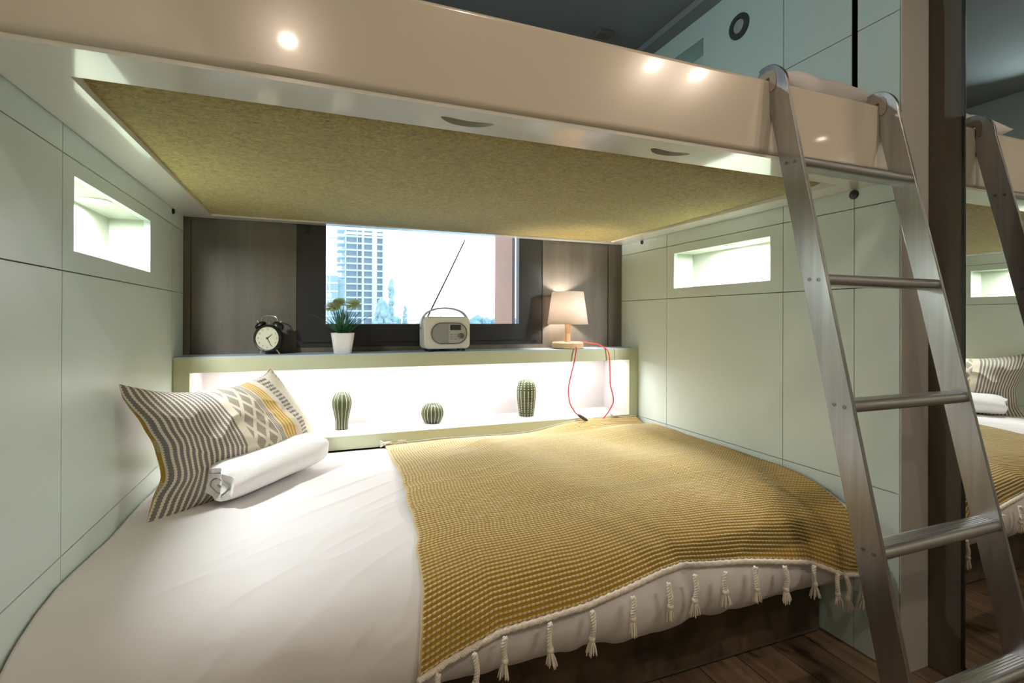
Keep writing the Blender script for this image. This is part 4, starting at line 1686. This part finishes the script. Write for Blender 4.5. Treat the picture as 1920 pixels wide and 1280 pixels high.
def cactus(name, label, x, y, prof, ribs, beads):
    t = thing(name, label, 'ornament', (x, y, ZL), 0.2, 'ceramic cacti in the shelf recess')
    pf = spline_prof(prof)
    bm = B()
    lathe(bm, [(0.0001, 0.0)] + [(max(r, 0.0001), z) for r, z in pf], n=ribs * 8, mod=lambda a, h: 1 + 0.035 * abs(math.cos(ribs * a / 2)) - 0.02)
    obj('body', bm, M['ceramic'], t, smooth=True, angle=0)
    bm = B()
    for k in range(ribs):
        a = 2 * math.pi * (k) / ribs
        pts = [Vector((r * 1.017 * math.cos(a), r * 1.017 * math.sin(a), z)) for r, z in pf if z > 0.002]
        if not beads:
            tube(bm, pts[:-1], lambda t: 0.0013 * (1 - 0.5 * t), 6)
        else:
            acc = 0.0
            ball(bm, pts[0], 0.0028, 1)
            for p, q in zip(pts, pts[1:]):
                acc += (q - p).length
                if acc > 0.0068:
                    ball(bm, q, 0.0028, 1)
                    acc = 0.0
    if beads:
        obj('spine_dots', bm, M['ceramic_c'], t, smooth=True, angle=0, label='rows of cream dots')
    else:
        obj('rib_lines', bm, M['ceramic_c'], t, smooth=True, angle=0, label='cream rib lines')
    return t


cactus('ceramic_cactus', 'green striped ceramic cactus, bulb-topped on a narrow foot, nearest the pillow', 0.603, -0.01,
       [(0.0265, 0.0), (0.0262, 0.010), (0.0272, 0.04), (0.034, 0.075), (0.0405, 0.108), (0.0395, 0.132), (0.028, 0.157), (0.009, 0.168), (0.0005, 0.1685)], 14, False)
cactus('ceramic_cactus', 'green striped ceramic cactus, squat and round like a ball', 1.007, -0.01,
       [(0.030, 0.0), (0.040, 0.010), (0.0495, 0.032), (0.0505, 0.052), (0.043, 0.076), (0.025, 0.092), (0.010, 0.0955), (0.0005, 0.094)], 18, False)
cactus('ceramic_cactus', 'tall green ceramic cactus covered in rows of cream dots', 1.485, -0.01,
       [(0.035, 0.0), (0.0375, 0.012), (0.0435, 0.06), (0.0475, 0.105), (0.0460, 0.145), (0.036, 0.174), (0.016, 0.188), (0.0005, 0.190)], 16, True)

# ================================================================== FIXED LIGHT FITTINGS
for x, y, z, lab in ((-0.055, -0.72, NL[3], 'round downlight set in the top of the left wall niche'), (2.105, -0.737, NR[3], 'round downlight set in the top of the right wall niche')):
    t = thing('niche_downlight', lab, 'light', (x, y, z), 0, 'niche downlights')
    bm = B()
    lathe(bm, [(0.040, 0.0), (0.040, -0.0028), (0.036, -0.0034), (0.032, -0.0024), (0.032, 0.0)], n=36)
    obj('trim_ring', bm, M['pot'], t, smooth=True)
    bm = B()
    lathe(bm, [(0.0318, -0.0002), (0.0318, -0.0016), (0.0001, -0.0016)], n=36)
    obj('lens', bm, M['lamp_white'], t)
for (cx, cy), lab in zip(CEIL_LAMPS, ('round ceiling downlight on the left of the room above the bed end', 'round ceiling downlight of a right-hand pair, nearer the bed', 'round ceiling downlight of a right-hand pair, nearer the far wall', 'unseen ceiling downlight added to brighten the bed, nearest the front of the bunk')):
    t = thing('ceiling_downlight', lab, 'light', (cx, cy, ZC), 0, 'ceiling downlights')
    bm = B()
    lathe(bm, [(0.052, 0.0), (0.052, -0.003), (0.046, -0.005), (0.029, -0.003), (0.029, 0.0)], n=36)
    obj('trim_ring', bm, M['chrome'], t, smooth=True)
    bm = B()
    lathe(bm, [(0.0285, -0.0005), (0.0285, -0.003), (0.0001, -0.003)], n=36)
    obj('lens', bm, M['lamp_warm'], t)
t = thing('reading_light', 'unseen round fill light added on the left wall above the upper bunk', 'light', (0.0, -0.825, 2.172))  # body of the added fill light, modelled on the right-hand one
bm = B()
lathe(bm, [(0.049, 0.0), (0.049, 0.006), (0.045, 0.011), (0.030, 0.011), (0.026, 0.006), (0.026, 0.0)], n=40, axis='x')
obj('outer_ring', bm, M['ring_grey'], t, smooth=True)
bm = B()
lathe(bm, [(0.0258, 0.0005), (0.0258, 0.006), (0.020, 0.008), (0.0001, 0.008)], n=32, axis='x')
obj('diffuser', bm, M['lamp_white'], t, smooth=True)
t = thing('reading_light', 'round grey ringed reading light on the right wall above the upper bunk', 'light', (RW, -0.825, 2.172))
bm = B()
lathe(bm, [(0.049, 0.0), (0.049, -0.006), (0.045, -0.011), (0.030, -0.011), (0.026, -0.006), (0.026, 0.0)], n=40, axis='x')
obj('outer_ring', bm, M['ring_grey'], t, smooth=True)
bm = B()
lathe(bm, [(0.0258, -0.0005), (0.0258, -0.006), (0.020, -0.008), (0.0001, -0.008)], n=32, axis='x')
obj('diffuser', bm, M['ring_pale'], t, smooth=True)
o = boxobj('ceiling_sensor', (1.71, 1.79, -0.335, -0.275, ZC - 0.018, ZC), M['sensor'], bevel=0.004)
tag(o, 'small brownish box fixed to the grey ceiling above the upper bunk', 'sensor')

# ================================================================== OUTSIDE THE WINDOW
struct('ground', (lambda b: (box(b, -120, 160, 6, 260, -12.2, -12.0), b)[1])(B()), M['ground'])
o = boxobj('wall_pier', (1.550, 1.568, 0.36, 0.66, -12.0, 2.3), M['orange'])
o['kind'] = 'structure'
o.name = 'wall_outside'

tw = thing('tower_block', 'tall pale concrete tower under construction outside the window', 'building', (6.2, 66, -12))
TX0, TX1, TY0, TY1 = 3.75, 8.15, 60.0, 72.0
fl = 0.80
ztop = 11.6
zf_ = ztop
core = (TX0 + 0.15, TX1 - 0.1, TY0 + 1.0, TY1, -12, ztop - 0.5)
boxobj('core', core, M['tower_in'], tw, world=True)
k = 0
while zf_ > -11:
    x1 = TX1
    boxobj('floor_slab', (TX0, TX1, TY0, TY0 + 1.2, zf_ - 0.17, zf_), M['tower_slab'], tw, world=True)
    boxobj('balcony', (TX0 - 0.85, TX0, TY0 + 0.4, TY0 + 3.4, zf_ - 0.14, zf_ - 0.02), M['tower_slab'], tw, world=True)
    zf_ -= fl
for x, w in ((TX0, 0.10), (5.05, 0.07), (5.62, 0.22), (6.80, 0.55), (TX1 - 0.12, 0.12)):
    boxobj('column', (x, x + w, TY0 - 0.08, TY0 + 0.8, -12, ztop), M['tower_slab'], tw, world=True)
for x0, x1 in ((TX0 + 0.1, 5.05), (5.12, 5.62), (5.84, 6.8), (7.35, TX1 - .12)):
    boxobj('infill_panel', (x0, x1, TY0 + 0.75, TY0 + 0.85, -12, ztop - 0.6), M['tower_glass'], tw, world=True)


def crane(x, y, h, w, label, jib=None):
    t = thing('construction_crane', label, 'crane', (x, y, -12))
    bm = B()
    for sx_ in (-1, 1):
        for sy in (-1, 1):
            box(bm, x + sx_ * w - 0.035, x + sx_ * w + 0.035, y + sy * w - 0.035, y + sy * w + 0.035, -12, h)
    z = -12
    s = 1
    while z < h - 1.2:
        tube(bm, [(x - w * s, y - w, z), (x + w * s, y - w, z + 1.2)], 0.03, 5)
        z += 1.2
        s = -s
    obj('mast', bm, M['crane'], t, world=True)
    bm = B()
    box(bm, x - w * 2.2, x + w * 2.2, y - w, y + w, h - 3.0, h - 2.6)
    obj('climbing_collar', bm, M['crane'], t, world=True)
    if jib:
        bm = B()
        box(bm, x, x + jib, y - 0.08, y + 0.08, h - 0.12, h + 0.1)
        obj('jib', bm, M['crane'], t, world=True)
    return t


crane(1.56, 46, 5.9, 0.14, 'thin construction crane mast standing left of the tower')
crane(3.15, 64, 11.0, 0.10, 'crane with short jib close beside the tower roof', jib=-1.3)
b2 = thing('low_building', 'small bluish building beyond the window left of the tower', 'building', (1.9, 52, -12))
boxobj('wall_block', (1.35, 2.55, 50, 55, -12, 5.2), M['tower_glass'], b2, world=True)
boxobj('wing', (2.56, 3.1, 50.5, 55, -12, 4.9), M['tree_far'], b2, world=True)
for k in range(5):
    boxobj('floor_band', (1.33, 2.57, 49.93, 50.0, 4.4 - k * 0.8, 4.55 - k * 0.8), M['tower_slab'], b2, world=True)


def tree(x, y, ztop, w, label, kind):
    t = thing('garden_tree', label, 'tree', (x, y, -12))
    rnd = random.Random(int(x * 100))
    bm = B()
    H = ztop + 8
    for k in range(190):
        u = rnd.random()
        z = ztop - H * u
        rad = w * (min(1, 0.12 + (u * 2.2)) if kind == 'poplar' else math.sqrt(min(1, u * 2.5 + 0.05)))
        a = rnd.uniform(0, 2 * math.pi)
        rr = rad * math.sqrt(rnd.random())
        ball(bm, (x + rr * math.cos(a), y + rr * math.sin(a), z), w * rnd.uniform(0.24, 0.42), 1, (1, 1, 1.3))
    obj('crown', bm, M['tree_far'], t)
    bm = B()
    tube(bm, [(x, y, -12), (x, y, ztop - H * 0.4)], 0.12, 8)
    obj('trunk', bm, M['crane'], t)
    return t


for a in ((6.30, 40, 4.15, 0.50, 'tall narrow hazy poplar right of the tower', 'poplar'), (5.35, 38, 2.3, 0.85, 'round hazy tree in front of the tower foot', 'round'), (7.6, 41, 2.0, 0.3, 'small hazy tree right of the poplar', 'round')):
    t = tree(*a)
    for c in t.children:
        for v in c.data.vertices:
            v.co -= t.location
bm = B()
rnd = random.Random(3)
for k in range(240):
    x = rnd.uniform(-20, 60)
    ball(bm, (x, 90 + rnd.uniform(0, 4), -3.0 + rnd.uniform(0, 3.8)), rnd.uniform(0.8, 1.6), 1)
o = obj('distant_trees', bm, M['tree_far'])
tag(o, 'pale line of distant trees along the horizon outside the window', 'trees', kind='stuff')
